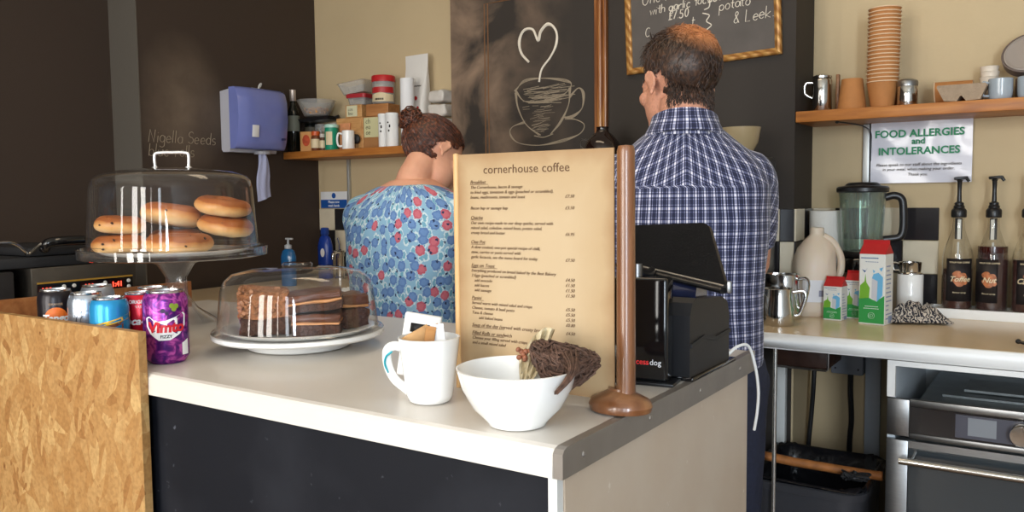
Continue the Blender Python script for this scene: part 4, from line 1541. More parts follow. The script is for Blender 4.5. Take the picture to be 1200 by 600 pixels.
for s, z in (('Please speak to our staff about the ingredients', 1.356), ('in your meal, when making your order.', 1.342), ('Thank you.', 1.326)):
    gm.append(text(s, 'g', INK, .0125, (-.370, 2.7750, z), (1, 0, 0), (0, 0, 1), None, 'CENTER', .15, .0002))
join('black_lettering', gm, INK, nt)
cl = MB().tube(spline([(-.568, 2.61, 1.487), (-.54, 2.66, 1.484), (-.515, 2.72, 1.478), (-.505, 2.775, 1.46), (-.505, 2.783, 1.40), (-.505, 2.784, 1.24)], 6), .0022, 6)
cl.ball((-.568, 2.606, 1.486), (.006, .006, .004))
tag(cl.build('thin_cable', BLACKP), 'thin dark cable clipped under the right shelf beside the notice', 'cable')

# ------------------------------------------------------------------ right worktop
WZ = .9103


def milk_jug(loc, rz, r, h, label):
    t = thing('milk_jug', label, 'jug', loc, rz, 'steel milk jugs')
    w = MB().lathe([(0, 0), (r * .96, 0), (r, .004), (r * .98, h * .35), (r * .84, h * .75), (r * .86, h - .001), (r * .86 - .0012, h), (r * .82, h * .75), (r * .95, .006), (0, .004)], (0, 0, 0), 40)
    for v in w.bm.verts:
        if v.co.z > h * .7 and v.co.x < -r * .55 and abs(v.co.y) < r * .4:
            v.co.x -= (v.co.z / h - .7) * .05
    w.build('jug_body', STEEL, t)
    MB().tube(spline([(r * .84, 0, h * .9), (r + .020, 0, h * .92), (r + .026, 0, h * .75), (r + .012, 0, h * .32), (r * .98, 0, h * .25)], 6), .0032, 8, flat=1.5).build('jug_handle', STEEL, t)
    return t


milk_jug((-.652, 2.318, WZ), R(15), .043, .102, 'steel milk jug at the front, nearest the man')
milk_jug((-.674, 2.448, WZ), R(-14), .050, .130, 'taller steel milk jug behind the front jug, handle to the right')

# plastic milk bottle
HDPE = M('cloudy_milk_plastic', S(216, 200, 180), 0.4, sss=.2)
mb_ = thing('milk_bottle', 'large handled plastic milk bottle behind the steel jugs', 'bottle', (-.612, 2.566, WZ), R(24))
w = MB()
sect = [(.0, .060), (.004, .064), (.02, .066), (.15, .066), (.175, .064), (.20, .055), (.225, .036), (.238, .023), (.245, .020), (.262, .020), (.2625, .017)]
rings = []
for z, r in sect:
    ring = []
    for k in range(40):
        a = 2 * PI * k / 40
        q = 3.2 if z < .17 else 2.2
        cx_, sy_ = math.cos(a), math.sin(a)
        d = (abs(cx_) ** q + abs(sy_) ** q) ** (-1 / q)
        x, y = r * d * cx_, r * d * sy_ * .96
        if .10 < z < .20 and x > .03:
            x -= .014 * math.sin((z - .10) / .10 * PI)
        ring.append(w.bm.verts.new((x, y, z)))
    rings.append(ring)
for a, b in zip(rings, rings[1:]):
    for k in range(40):
        w.bm.faces.new((a[k], a[(k + 1) % 40], b[(k + 1) % 40], b[k]))
w.bm.faces.new(rings[0][::-1])
w.bm.faces.new(rings[-1])
w.build('bottle_body', HDPE, mb_)
MB().tube(spline([(.016, -.01, .238), (.044, -.012, .218), (.066, -.012, .175), (.066, -.012, .13), (.052, -.01, .11)], 6), .011, 12).build('bottle_grip', HDPE, mb_)
w = MB().b2(-.050, .050, -.0655, -.0640, .045, .110)
w.build('bottle_label', M('white_label', S(220, 220, 224), 0.5), mb_)
MB().b2(.028, .050, -.0664, -.0656, .090, .110).build('label_patch', M('blue_print', S(50, 84, 168), 0.5), mb_, label='blue corner of the label')
MB().b2(-.004, .026, -.0664, -.0656, .062, .080).build('label_barcode', M('grey_print', S(140, 140, 160), 0.6), mb_)

# cartons
CWHITE = M('carton_white', S(226, 226, 220), 0.4)
CGREEN = M('carton_green', S(52, 148, 74), 0.4)
CLEAF = M('carton_leaf', S(116, 172, 54), 0.4)
CBLUE = M('carton_blue', S(110, 178, 218), 0.4)
CDKB = M('carton_dark_blue', S(44, 84, 140), 0.5)
CGREY = M('carton_grey', S(196, 198, 204), 0.45)


def carton(loc, rz, sx, sy, h, label, k):
    """Gable-top carton; printed face at -y."""
    t = thing('milk_carton', label, 'carton', loc, rz, 'milk cartons')
    X, Y = sx / 2, sy / 2
    w = MB().box((0, 0, h * .5), (sx, sy, h), None, .0015, 1)
    w.build('carton_body', CWHITE, t, smooth=False)
    w = MB()
    gh = sy * .42
    w.prism([(-Y, 0), (Y, 0), (.002, gh), (-.002, gh)], (sx, 0, 0), (-X, 0, h), (0, 1, 0), (0, 0, 1))
    w.b2(-X, X, -.0018, .0018, h + gh - .001, h + gh + sy * .17)
    w.build('gable_top', REDP, t, smooth=False, label='red gable top')
    g = MB()
    f = -Y - .0004
    hill = [(-X + .001, .004), (X - .001, .004), (X - .001, h * .42), (X * .35, h * .34), (0, h * .36), (-X * .4, h * .40), (-X + .001, h * .37)]
    g.prism(hill, (0, .0006, 0), (0, f, 0), (1, 0, 0), (0, 0, 1))
    gf = g.build('green_field', CGREEN, t, smooth=False)
    g = MB()
    g.prism([(-X * .95, h * .36), (-X * .2, h * .38), (-X * .15, h * .52), (-X * .5, h * .62), (-X * .9, h * .55)], (0, .0007, 0), (0, f - .0001, 0), (1, 0, 0), (0, 0, 1))
    g.prism([(-X * .62, h * .52), (-X * .38, h * .52), (-X * .5, h * .72)], (0, .0008, 0), (0, f - .0002, 0), (1, 0, 0), (0, 0, 1))
    g.build('tree_print', CLEAF, t, smooth=False)
    g = MB()
    g.prism([(-X * .02, h * .38), (X * .40, h * .33), (X * .44, h * .62), (X * .0, h * .66)], (0, .0008, 0), (0, f - .0003, 0), (1, 0, 0), (0, 0, 1))
    g.build('carton_picture_front', CGREY, t, smooth=False)
    g = MB()
    g.prism([(X * .40, h * .33), (X * .82, h * .42), (X * .84, h * .68), (X * .44, h * .62)], (0, .0008, 0), (0, f - .0003, 0), (1, 0, 0), (0, 0, 1))
    g.prism([(X * .0, h * .66), (X * .44, h * .62), (X * .84, h * .68), (X * .5, h * .74), (X * .12, h * .72)], (0, .0008, 0), (0, f - .0003, 0), (1, 0, 0), (0, 0, 1))
    g.prism([(X * .05, h * .78), (X * .25, h * .76), (X * .12, h * .73)], (0, .0008, 0), (0, f - .0003, 0), (1, 0, 0), (0, 0, 1))
    g.prism([(X * .55, h * .80), (X * .85, h * .82), (X * .70, h * .755)], (0, .0008, 0), (0, f - .0003, 0), (1, 0, 0), (0, 0, 1))
    g.build('carton_picture_side', CBLUE, t, smooth=False)
    g = MB()
    g.prism([(-X * .78, h * .78), (-X * .5, h * .76), (-X * .35, h * .80), (-X * .55, h * .735)], (0, .0008, 0), (0, f - .0003, 0), (1, 0, 0), (0, 0, 1))
    for i in range(9):
        g.b2(-X * .85 + i * X * .15, -X * .85 + i * X * .15 + X * .11, f - .0003, f + .0004, h * .935, h * .95)
    for i in range(6):
        g.b2(-X * .5 + i * X * .17, -X * .5 + i * X * .17 + X * .11, f - .0003, f + .0004, h * .885, h * .893)
    g.build('dark_print', CDKB, t, smooth=False)
    g = MB()
    for rad, wd in ((X * .24, .0011), (X * .11, .0011)):
        g.tube([(rad * math.cos(2 * PI * i / 20), f - .0004, h * .13 + rad * math.sin(2 * PI * i / 20)) for i in range(20)], wd * k, 5, True, flat=.3)
    for i in range(8):
        g.b2(-X * .6 + i * X * .15, -X * .6 + i * X * .15 + X * .1, f - .0004, f + .0003, h * .225, h * .233)
        g.b2(-X * .5 + i * X * .13, -X * .5 + i * X * .13 + X * .09, f - .0004, f + .0003, h * .255, h * .263)
    g.build('white_print', WHT, gf, smooth=False)
    g = MB()
    xr = X + .0004
    for i in range(int(9 * k) + 4):
        z = h * (.08 + .8 * i / (9 * k + 4))
        g.b2(xr - .0004, xr + .0002, -Y * .7, Y * random.uniform(-.1, .75), z, z + h * .018)
    g.b2(xr - .0004, xr + .0002, -Y * .1, Y * .8, h * .02, h * .12)
    g.build('side_print', M('pale_blue_print', S(150, 160, 186), 0.6) if 'pale_blue_print' not in MATS else MATS['pale_blue_print'], t, smooth=False)
    return t


carton((-.428, 2.470, WZ), R(-9), .070, .064, .196, 'tall green and white milk carton with red gable top', 1.0)
carton((-.540, 2.492, WZ), R(-9), .052, .046, .098, 'small green and white milk carton with red top, nearest the jugs', .6)
carton((-.494, 2.552, WZ), R(-6), .052, .046, .112, 'small milk carton half hidden behind the other small one', .6)

# canister with steel jug on top, crochet cloth
cn = thing('canister', 'small white ceramic canister behind the crumpled cloth', 'canister', (-.372, 2.690, WZ))
MB().lathe([(0, 0), (.034, 0), (.036, .004), (.036, .120), (.034, .123), (.031, .121), (.031, .02), (0, .018)], (0, 0, 0), 36).build('canister_body', CERAMIC, cn)
tj = thing('steel_cup', 'small steel cup with handle standing on the white canister', 'cup', (-.372, 2.690, WZ + .1225))
MB().lathe([(0, .001), (.034, .001), (.034, .004), (.029, .008), (.031, .034), (.0325, .036), (.030, .035), (.027, .010), (0, .008)], (0, 0, 0), 32).build('cup_body', STEEL, tj)
MB().tube(spline([(-.029, 0, .030), (-.046, 0, .032), (-.045, 0, .012), (-.029, 0, .010)], 5), .003, 8).build('cup_handle', STEEL, tj)
w = MB()
from mathutils import noise
random.seed(31)
NU, NV = 56, 34
g = []
for i in range(NU + 1):
    row = []
    for j in range(NV + 1):
        u, v = i / NU, j / NV
        x, y = (u - .5) * .155, (v - .5) * .12
        edge = max(0, 1 - (abs(u - .5) * 2) ** 2.5) * max(0, 1 - (abs(v - .5) * 2) ** 2.5)
        z = .003 + edge * (.042 + .026 * noise.noise(Vector((x * 22, y * 22, 1))) + .018 * noise.noise(Vector((x * 55, y * 55, 4)))) + .002
        row.append(w.bm.verts.new((x + .006 * noise.noise(Vector((x * 40, y * 40, 7))), y + .006 * noise.noise(Vector((x * 40, y * 40, 9))), max(.001, z))))
    g.append(row)
for i in range(NU):
    for j in range(NV):
        w.bm.faces.new((g[i][j], g[i + 1][j], g[i + 1][j + 1], g[i][j + 1]))


def knit():
    mt, n, l, p = base_mat('grey_crochet')
    tc = n.new('ShaderNodeTexCoord')
    wv = n.new('ShaderNodeTexWave')
    wv.inputs['Scale'].default_value = 30
    wv.inputs['Distortion'].default_value = 12
    wv.inputs['Detail'].default_value = 3
    wv.inputs['Detail Scale'].default_value = 2.5
    l.new(tc.outputs['Object'], wv.inputs['Vector'])
    r = ramp(n, [(0.3, S(34, 36, 46)), (0.5, S(110, 106, 108)), (0.7, S(206, 194, 180))])
    l.new(wv.outputs['Fac'], r.inputs[0])
    l.new(r.outputs[0], p.inputs['Base Color'])
    p.inputs['Roughness'].default_value = .9
    b = n.new('ShaderNodeBump')
    b.inputs['Strength'].default_value = .8
    b.inputs['Distance'].default_value = .004
    l.new(wv.outputs['Fac'], b.inputs['Height'])
    l.new(b.outputs[0], p.inputs['Normal'])
    return mt


ct = w.build('dish_cloth', knit(), None, angle=180, loc=(-.335, 2.555, WZ), rot=(0, 0, R(22)))
sm = ct.modifiers.new('thickness', 'SOLIDIFY')
sm.thickness = .004
sm.offset = 1
tag(ct, 'crumpled grey and white crocheted cloth beside the tall carton', 'cloth')

# blender
bl = thing('blender', 'jug blender with black base and lid behind the milk cartons', 'blender', (-.505, 2.668, WZ), R(14))
w = MB().lathe([(0, 0), (.070, 0), (.073, .006), (.070, .03), (.064, .10), (.060, .15), (.056, .165), (.050, .172), (0, .172)], (0, 0, 0), 40)
b1 = w.build('motor_base', BLACKG, bl)
MB().lathe([(.0690, .108), (.0662, .108), (.0652, .128), (.0672, .128)], (0, 0, 0), 40, caps=False).build('chrome_band', STEEL, b1)
MB().lathe([(.014, .0), (.012, .008), (0, .009)], (0, -.067, .06), 20, (R(90), 0, 0)).build('dial', STEEL, b1)
JG = thin_glass('blender_glass', tint=(.80, .88, .84, 1), refl=1.6, haze=.06)
w = MB().lathe([(0, .178), (.050, .178), (.054, .182), (.060, .25), (.066, .350), (.0685, .368), (.0655, .368), (.0625, .345), (.057, .25), (.050, .188), (0, .186)], (0, 0, 0), 40)
for k in range(4):
    a = PI / 4 + k * PI / 2
    w.tube([(.051 * math.cos(a), .051 * math.sin(a), .19), (.062 * math.cos(a), .062 * math.sin(a), .345)], .004, 6)
w.build('blender_jug', JG, bl)
MB().lathe([(.0555, .172), (.0575, .176), (.0575, .186), (.0555, .19), (.0535, .186), (.0535, .174)], (0, 0, 0), 40, caps=False).build('jug_collar', BLACKP, bl)
w = MB().lathe([(0, .366), (.070, .366), (.074, .369), (.0745, .379), (.070, .384), (.050, .387), (.048, .391), (.040, .396), (0, .398)], (0, 0, 0), 40)
w.build('blender_lid', BLACKP, bl)
w = MB().tube(spline([(.062, 0, .350), (.088, 0, .356), (.108, 0, .345), (.113, 0, .31), (.113, 0, .255), (.104, 0, .232), (.078, 0, .226), (.060, 0, .224)], 6), .0085, 10, flat=1.3)
w.build('jug_handle', BLACKP, bl)

kr = thing('kitchen_roll', 'white kitchen roll standing behind the plastic milk bottle', 'kitchen roll', (-.622, 2.730, WZ))
MB().lathe([(.019, 0), (.052, 0), (.052, .31), (.019, .31)], (0, 0, 0), 40).build('paper_roll', M('tissue_paper', S(224, 222, 216), 0.9, bump=.15, bs=120), kr)
MB().lathe([(.0165, -.0001), (.0185, -.0001), (.0185, .3102), (.0165, .3102)], (0, 0, 0), 28, caps=False).build('card_core', KRAFT, kr)

# syrup bottles in a white tray
ty = MB()
ty.b2(-.325, .36, 2.676, 2.782, WZ, WZ + .006).b2(-.325, .36, 2.676, 2.684, WZ + .006, WZ + .027).b2(-.325, .36, 2.774, 2.782, WZ + .006, WZ + .027).b2(-.325, -.317, 2.684, 2.774, WZ + .006, WZ + .027).b2(.352, .36, 2.684, 2.774, WZ + .006, WZ + .027)
ty.b2(-.316, .351, 2.685, 2.773, WZ + .0062, WZ + .022)
tag(ty.build('bottle_tray', WHITE, None, smooth=False), 'long white tray under the syrup bottles', 'tray')
BG = thin_glass('bottle_glass', tint=(.95, .94, .90, 1), refl=1.9, haze=.015)
SYR = M('brown_syrup', S(74, 26, 12), 0.12, trans=.25, coat=.3)
SYRD = M('dark_syrup', S(58, 16, 10), 0.12, trans=.2, coat=.3)
LABK = M('black_label', S(30, 26, 28), 0.4)
LABT = M('orange_label_art', S(172, 104, 64), 0.5, var=.45, vs=110)
LABC = M('cream_label_print', S(214, 196, 160), 0.5)


def syrup(loc, rz, fill, liq, label, words, lx=0.0):
    t = thing('syrup_bottle', label, 'bottle', loc, rz, 'syrup bottles with pumps')
    r = .0405
    MB().lathe([(0, 0), (r - .004, 0), (r, .004), (r, .150), (r - .003, .172), (.026, .205), (.0165, .235), (.0145, .262), (.0155, .264), (.0155, .278), (.0135, .278)], (0, 0, 0), 40, caps=False).build('glass_bottle', BG, t)
    MB().lathe([(0, .003), (r - .005, .003), (r - .0025, .007), (r - .0025, fill), (0, fill)], (0, 0, 0), 40).build('syrup', liq, t)
    # label: a curved panel at the front (-y)
    me = []
    w = MB()
    for a0, a1, z0, z1 in ((-52, 52, .026, .150),):
        cols = []
        for i in range(15):
            a = R(-90 + lx + a0 + (a1 - a0) * i / 14)
            cols.append([w.bm.verts.new(((r + .0006) * math.cos(a), (r + .0006) * math.sin(a), z)) for z in (z0, z1)])
        for p_, q_ in zip(cols, cols[1:]):
            w.bm.faces.new((p_[0], q_[0], q_[1], p_[1]))
    lb = w.build('bottle_label', LABK, t)
    lb.modifiers.new('t', 'SOLIDIFY').thickness = .0004
    w = MB()
    for cxx, czz, rx_ in ((-.006, .104, .012), (.008, .098, .012), (.0, .082, .014), (-.010, .086, .008), (.013, .082, .008)):
        n_ = 18
        vs = [w.bm.verts.new((cxx + rx_ * math.cos(2 * PI * i / n_) * (1 + .15 * math.sin(5 * i)), -.0008, czz + rx_ * .95 * math.sin(2 * PI * i / n_))) for i in range(n_)]
        vc_ = w.bm.verts.new((cxx, -.0008, czz))
        for i in range(n_):
            w.bm.faces.new((vs[i], vs[(i + 1) % n_], vc_))
    a_ = w.mesh('label_picture', LABT, False)
    wrap(a_, r)
    join('label_picture', [a_], LABT, lb)
    ctext('SYRUP FOR COFFEE', .0062, .137, r, 'label_lettering', LABC, lb, .0009, bold=.0001)
    ctext(words, .021, .084, r, 'label_script', LABC, lb, .0014, shear=.35, bold=.0004)
    ctext('flavour syrup', .0065, .050, r, 'label_lettering', LABC, lb, .0009)
    # pump
    w = MB().lathe([(.0195, .268), (.0205, .272), (.0205, .288), (.018, .292), (.0145, .296), (.015, .300), (.012, .304), (.0125, .310), (.0065, .314), (.0055, .345), (.0065, .372), (.009, .376), (0, .378)], (0, 0, 0), 24)
    w.lathe([(.0, .266), (.0095, .266), (.0095, .205), (.0, .205)], (0, 0, 0), 16)
    pm = w.build('pump', BLACKP, t)
    w = MB().box((.003, 0, .382), (.036, .018, .009), (0, R(-4), 0), .003, 2).cyl((.018, 0, .381), (.024, 0, .372), .005, .004, 10)
    w.build('pump_head', BLACKP, pm)
    MB().b2(-.0045, .0045, -.0112, -.0107, .205, .262).build('pump_strip', WHITEP, pm)
    MB().cyl((0, 0, .196), (0, 0, .02), .0028, None, 8).build('dip_tube', WHITEP, pm)
    return t


TZ = WZ + .0224
syrup((-.252, 2.728, TZ), R(14), .118, SYR, 'syrup bottle with pump nearest the black tiles, part empty', 'Toffee', 0)
syrup((-.164, 2.730, TZ), R(-8), .186, SYRD, 'nearly full dark syrup bottle in the middle of the tray', 'Nut', -20)
syrup((-.076, 2.732, TZ), R(12), .150, SYR, 'syrup bottle with pump at the right frame edge', 'Caramel', 0)
tg = thing('tongs', 'small black tongs lying near the front of the right worktop', 'tongs', (-.050, 2.235, WZ), R(-35))
for s in (-1, 1):
    MB().tube(spline([(-.035, .0, .012), (-.01, s * .008, .010), (.03, s * .011, .007), (.07, s * .008, .006)], 5), [.0045] * 8 + [.005] * 8, 8, flat=.6).build('arm', BLACKP, tg)
MB().ball((-.034, 0, .012), (.006, .007, .006)).build('hinge', BLACKP, tg)

# ------------------------------------------------------------------ under the right worktop
leg = MB().cyl((-.620, 2.176, .0), (-.620, 2.176, .8675), .0055, None, 14)
leg.lathe([(.009, 0), (.009, .004), (.006, .012)], (-.620, 2.176, 0), 20)
tag(leg.build('steel_pole', M('bright_steel', S(220, 220, 216), 0.25, metal=.9)), 'thin bright steel pole under the worktop beside the man', 'pole')
df = thing('drawer_box', 'dark brown drawer hanging under the right worktop', 'drawer', (-.598, 2.40, .787))
MB().b2(-.072, .072, -.045, .12, 0, .083, .006, 3).build('drawer_body', M('dark_brown_leather', S(52, 32, 24), 0.45, var=.3, vs=25, bump=.35, bs=18), df)
MB().tube([(.073, -.050, .083), (.073, -.050, .004), (.068, -.050, -.001), (-.07, -.050, -.001)], .003, 8).build('steel_frame', BRUSHED, df)
jb = thing('junction_box', 'grey electrical junction box under the right worktop', 'electrical box', (-.549, 2.735, .708))
MB().b2(-.047, .047, -.03, .062, 0, .082, .004).build('box_case', M('grey_pvc', S(112, 116, 124), 0.5), jb)
w = MB()
for x, z in ((-.034, .018), (.034, .018), (.034, .066), (-.034, .066)):
    w.ball((x, -.030, z), (.0035, .0015, .0035), None, 1)
w.build('screws', BLACKP, jb)
tag(MB().tube(spline([(-.690, 2.60, .868), (-.691, 2.60, .70), (-.698, 2.605, .58), (-.706, 2.60, .45), (-.707, 2.60, .30), (-.706, 2.57, .02)], 6), .0075, 8).build('black_cable', BLACKP, None, loc=(.045, .1, 0)), 'black cable hanging straight down under the brown drawer', 'cable')
tag(MB().tube(spline([(-.549, 2.768, .709), (-.549, 2.768, .64), (-.545, 2.77, .55), (-.550, 2.77, .44), (-.552, 2.765, .02)], 6), .0085, 8).build('black_cable', BLACKP), 'black cable hanging from the grey junction box', 'cable')
struct(MB().b2(-.500, -.455, 2.735, 2.799, 0, .868, .002).build('trim_5', M('grey_blue_board', S(150, 156, 164), 0.5), None))
struct(MB().b2(-.455, -.352, 2.745, 2.799, 0, .868, .002).build('trim_6', M('drab_board', S(150, 138, 112), 0.6), None))
struct(MB().b2(-.724, -.698, 2.560, 2.584, 0, .868, .002).build('trim_7', WHITEP))

bn = thing('bin', 'black open bin with a bin bag under the right worktop', 'bin', (-.556, 2.380, 0))


def rrect(hx_, hy_, r, z, n=8):
    out = []
    for cx_, cy_, a0 in ((hx_ - r, hy_ - r, 0), (-hx_ + r, hy_ - r, 90), (-hx_ + r, -hy_ + r, 180), (hx_ - r, -hy_ + r, 270)):
        for i in range(n + 1):
            a = R(a0 + 90 * i / n)
            out.append((cx_ + r * math.cos(a), cy_ + r * math.sin(a), z))
    return out


def loft(w, rings, close=True):
    vs = [[w.bm.verts.new(p) for p in rg] for rg in rings]
    for a, b in zip(vs, vs[1:]):
        n = len(a)
        for k in range(n):
            w.bm.faces.new((a[k], a[(k + 1) % n], b[(k + 1) % n], b[k]))
    if close:
        w.bm.faces.new(vs[0][::-1])
        w.bm.faces.new(vs[-1])
    return vs


w = MB()
loft(w, [rrect(.115, .135, .05, .003), rrect(.148, .172, .06, .475), rrect(.156, .180, .062, .478), rrect(.158, .182, .062, .497), rrect(.152, .176, .06, .500), rrect(.146, .170, .058, .496), rrect(.112, .132, .05, .012)])
w.build('bin_body', M('dark_grey_bin', S(62, 62, 66), 0.4), bn)
w = MB()
rg = []
random.seed(8)
for z, s in ((.505, 1.045), (.512, 1.0), (.506, .95), (.43, .90), (.30, .86), (.10, .8)):
    pts = rrect(.152 * s, .176 * s, .055, z)
    rg.append([(x * (1 + random.uniform(-.012, .012)), y * (1 + random.uniform(-.012, .012)), z_ + random.uniform(-.006, .006)) for x, y, z_ in pts])
loft(w, rg, False)
w.build('bin_bag', M('black_bin_bag', S(24, 24, 28), 0.25, bump=.5, bs=30), bn, angle=180)
stk = MB().tube([(-.705, 2.298, .538), (-.60, 2.306, .530), (-.42, 2.316, .526), (-.376, 2.320, .526)], .0125, 12)
so = stk.build('wooden_stick', M('worn_wood_stick', S(172, 108, 56), 0.55, var=.3, vs=30))
tag(so, 'worn wooden handle lying across the open bin', 'stick')
w = MB()
random.seed(14)
for k in range(16):
    a = [(random.uniform(-.035, .035), random.uniform(-.02, .02), random.uniform(.0, .02)) for _ in range(4)]
    w.tube(spline(a, 4), .0028, 6)
tag(w.build('wire_scourer', BLACKM, None, loc=(-.435, 2.262, .522)), 'tangle of black plastic strap over the stick on the bin', 'strap')

# ------------------------------------------------------------------ left alcove shelf
LZ = 1.4905


def lbl(w, name, mat, parent):
    return w.build(name, mat, parent, smooth=False)


wb = thing('wine_bottle', 'dark wine bottle with pale cap at the left end of the left shelf', 'bottle', (-2.946, 2.625, LZ))
DKG = M('dark_green_glass', S(16, 20, 16), 0.08, coat=.4)
MB().lathe([(0, 0), (.025, 0), (.028, .004), (.028, .165), (.024, .19), (.013, .215), (.0120, .225), (.0120, .28), (0, .28)], (0, 0, 0), 32).build('glass_bottle', DKG, wb)
MB().lathe([(.0132, .232), (.0140, .233), (.0140, .283), (0, .284)], (0, 0, 0), 24).build('foil_cap', M('pale_foil', S(200, 186, 176), 0.35, metal=.5), wb)
MB().lathe([(.0282, .095), (.0285, .095), (.0285, .165), (.0282, .165)], (0, 0, 0), 32, caps=False).build('bottle_label', M('faded_label', S(120, 124, 112), 0.6), wb)
b2_ = thing('oil_bottle', 'shorter black bottle just right of the wine bottle', 'bottle', (-2.940, 2.725, LZ))
MB().lathe([(0, 0), (.026, 0), (.028, .003), (.028, .13), (.022, .15), (.012, .165), (.012, .20), (0, .20)], (0, 0, 0), 28).build('glass_bottle', DKG, b2_)
MB().lathe([(.0283, .06), (.0286, .06), (.0286, .12), (.0283, .12)], (0, 0, 0), 28, caps=False).build('bottle_label', M('dull_label', S(90, 84, 70), 0.6), b2_)
sb = thing('spice_box', 'small orange and cream spice box on the left shelf', 'box', (-2.868, 2.640, LZ), R(18))
MB().b2(-.030, .030, -.02, .02, 0, .090, .001).build('box_body', M('orange_card', S(196, 142, 84), 0.6), sb, smooth=False)
MB().prism(circ(0, .05, .019, .026, 20), (0, .0008, 0), (0, -.0206, 0)).build('box_picture', M('red_orange_print', S(178, 70, 36), 0.5, var=.3, vs=60), sb, smooth=False)


def jar(loc, r, h, body, cap, label, group='small jars on the left shelf'):
    t = thing('spice_jar', label, 'jar', loc, 0, group)
    MB().lathe([(0, 0), (r * .92, 0), (r, .003), (r, h * .70), (r * .8, h * .78), (0, h * .78)], (0, 0, 0), 24).build('jar_body', body, t)
    MB().lathe([(r * .88, h * .78), (r * .92, h * .79), (r * .92, h * .99), (0, h)], (0, 0, 0), 24).build('jar_lid', cap, t)
    MB().lathe([(r + .0002, h * .15), (r + .0005, h * .15), (r + .0005, h * .6), (r + .0002, h * .6)], (0, 0, 0), 24, caps=False).build('jar_label', LABC, t)


jar((-2.800, 2.622, LZ), .021, .088, M('brown_spice', S(110, 60, 34), 0.3), M('orange_lid', S(196, 84, 34), 0.4), 'spice jar with an orange lid')
jar((-2.782, 2.668, LZ), .022, .112, M('grey_spice', S(120, 108, 92), 0.3), M('pale_grey_lid', S(160, 152, 144), 0.3), 'taller jar with a pale lid behind the orange-lidded one')
jar((-2.752, 2.618, LZ), .014, .074, M('dark_spice', S(90, 60, 44), 0.3), M('pale_lid', S(196, 186, 176), 0.4), 'slim spice jar just left of the green tub')
gt = thing('green_tub', 'green cylindrical tub with white lid and label on the left shelf', 'tub', (-2.704, 2.626, LZ))
GRN = M('teal_green_tub', S(20, 136, 104), 0.4)
MB().lathe([(0, 0), (.029, 0), (.030, .002), (.030, .098), (0, .098)], (0, 0, 0), 32).build('tub_body', GRN, gt)
MB().lathe([(.030, .098), (.031, .099), (.031, .110), (.029, .112), (0, .112)], (0, 0, 0), 32).build('tub_lid', M('mint_lid', S(176, 214, 200), 0.4), gt)
w = MB()
cols = []
for i in range(9):
    a = R(-90 + 20 - 30 + 60 * i / 8)
    cols.append([w.bm.verts.new((.0304 * math.cos(a), .0304 * math.sin(a), z)) for z in (.022, .080)])
for p_, q_ in zip(cols, cols[1:]):
    w.bm.faces.new((p_[0], q_[0], q_[1], p_[1]))
w.build('tub_label', LABC, gt)
mk = thing('mug', 'small white and orange striped mug on the left shelf', 'mug', (-2.595, 2.618, LZ), R(28))
MB().lathe([(0, 0), (.026, 0), (.027, .003), (.027, .079), (.025, .080), (.0245, .006), (0, .005)], (0, 0, 0), 36).build('mug_body', CERAMIC, mk)
MB().tube(spline([(-.026, 0, .066), (-.044, 0, .068), (-.050, 0, .040), (-.044, 0, .015), (-.026, 0, .014)], 6), .0045, 8).build('mug_handle', CERAMIC, mk)
ow = MB().b2(-.028, .028, -.003, .003, 0, .118, .001)
tag(ow.build('recipe_card', M('orange_white_card', S(206, 140, 96), 0.6, var=.35, vs=18), None, loc=(-2.655, 2.657, LZ), rot=(R(-3), 0, R(6))), 'orange and white card standing behind the white mug on the left shelf', 'card')
# wooden drawer box with black knob
LW = wood('pale_chest_wood', S(176, 124, 72), S(196, 146, 90), S(208, 160, 104), (3, 12, 12))
cb_ = thing('wooden_chest', 'pale wooden box with a round black knob on the left shelf', 'box', (-2.647, 2.735, LZ), R(5))
MB().b2(-.075, .075, -.060, .055, 0, .142, .002).build('chest_body', LW, cb_, smooth=False)
w = MB().b2(-.068, .068, -.064, -.0602, .008, .134, .0015)
dw = w.build('chest_drawer', LW, cb_, smooth=False)
MB().lathe([(.008, 0), (.010, .006), (.021, .012), (.021, .02), (.014, .026), (0, .028)], (.050, -.064, .046), 28, (R(90), 0, 0)).build('knob', BLACKM, dw)
kb = thing('kraft_box', 'brown box with a pale handwritten label between chest and canisters', 'box', (-2.523, 2.735, LZ), R(6))
MB().b2(-.048, .048, -.045, .05, 0, .142, .001).build('box_body', M('brown_card_box', S(160, 112, 66), 0.7, var=.06, vs=20), kb, smooth=False)
bl_ = MB().b2(-.046, .040, -.0462, -.0452, .052, .138).build('box_label', M('pale_green_label', S(200, 196, 152), 0.7), kb, smooth=False)
w = MB()
for k in range(3):
    hand(w, ['ch', 'ea', 'oe'][k], .022, (-.036, -.0464, .112 - .024 * k), (1, 0, 0), (0, 0, 1), NY, .0009)
w.build('handwriting', INK, bl_)
for x, r, lab in ((-2.402, .020, 'slim white canister left of its wider twin on the left shelf'), (-2.352, .027, 'wider white canister with dark specks beside the woman\'s bun')):
    t = thing('canister', lab, 'canister', (x, 2.630, LZ), 0, 'white canisters')
    MB().lathe([(0, 0), (r - .001, 0), (r, .003), (r, .128), (r + .001, .130), (r + .001, .138), (r - .002, .141), (0, .141)], (0, 0, 0), 32).build('canister_body', WHITE, t)
    w = MB()
    for k, (zz, hh) in enumerate(((.085, .012), (.066, .008), (.10, .006))):
        a = R(-70 - 8 * k)
        w.box(((r + .0002) * math.cos(a), (r + .0002) * math.sin(a), zz), (.006, .0015, hh), (0, 0, a + R(90)))
    w.build('printed_mark', INK, t)
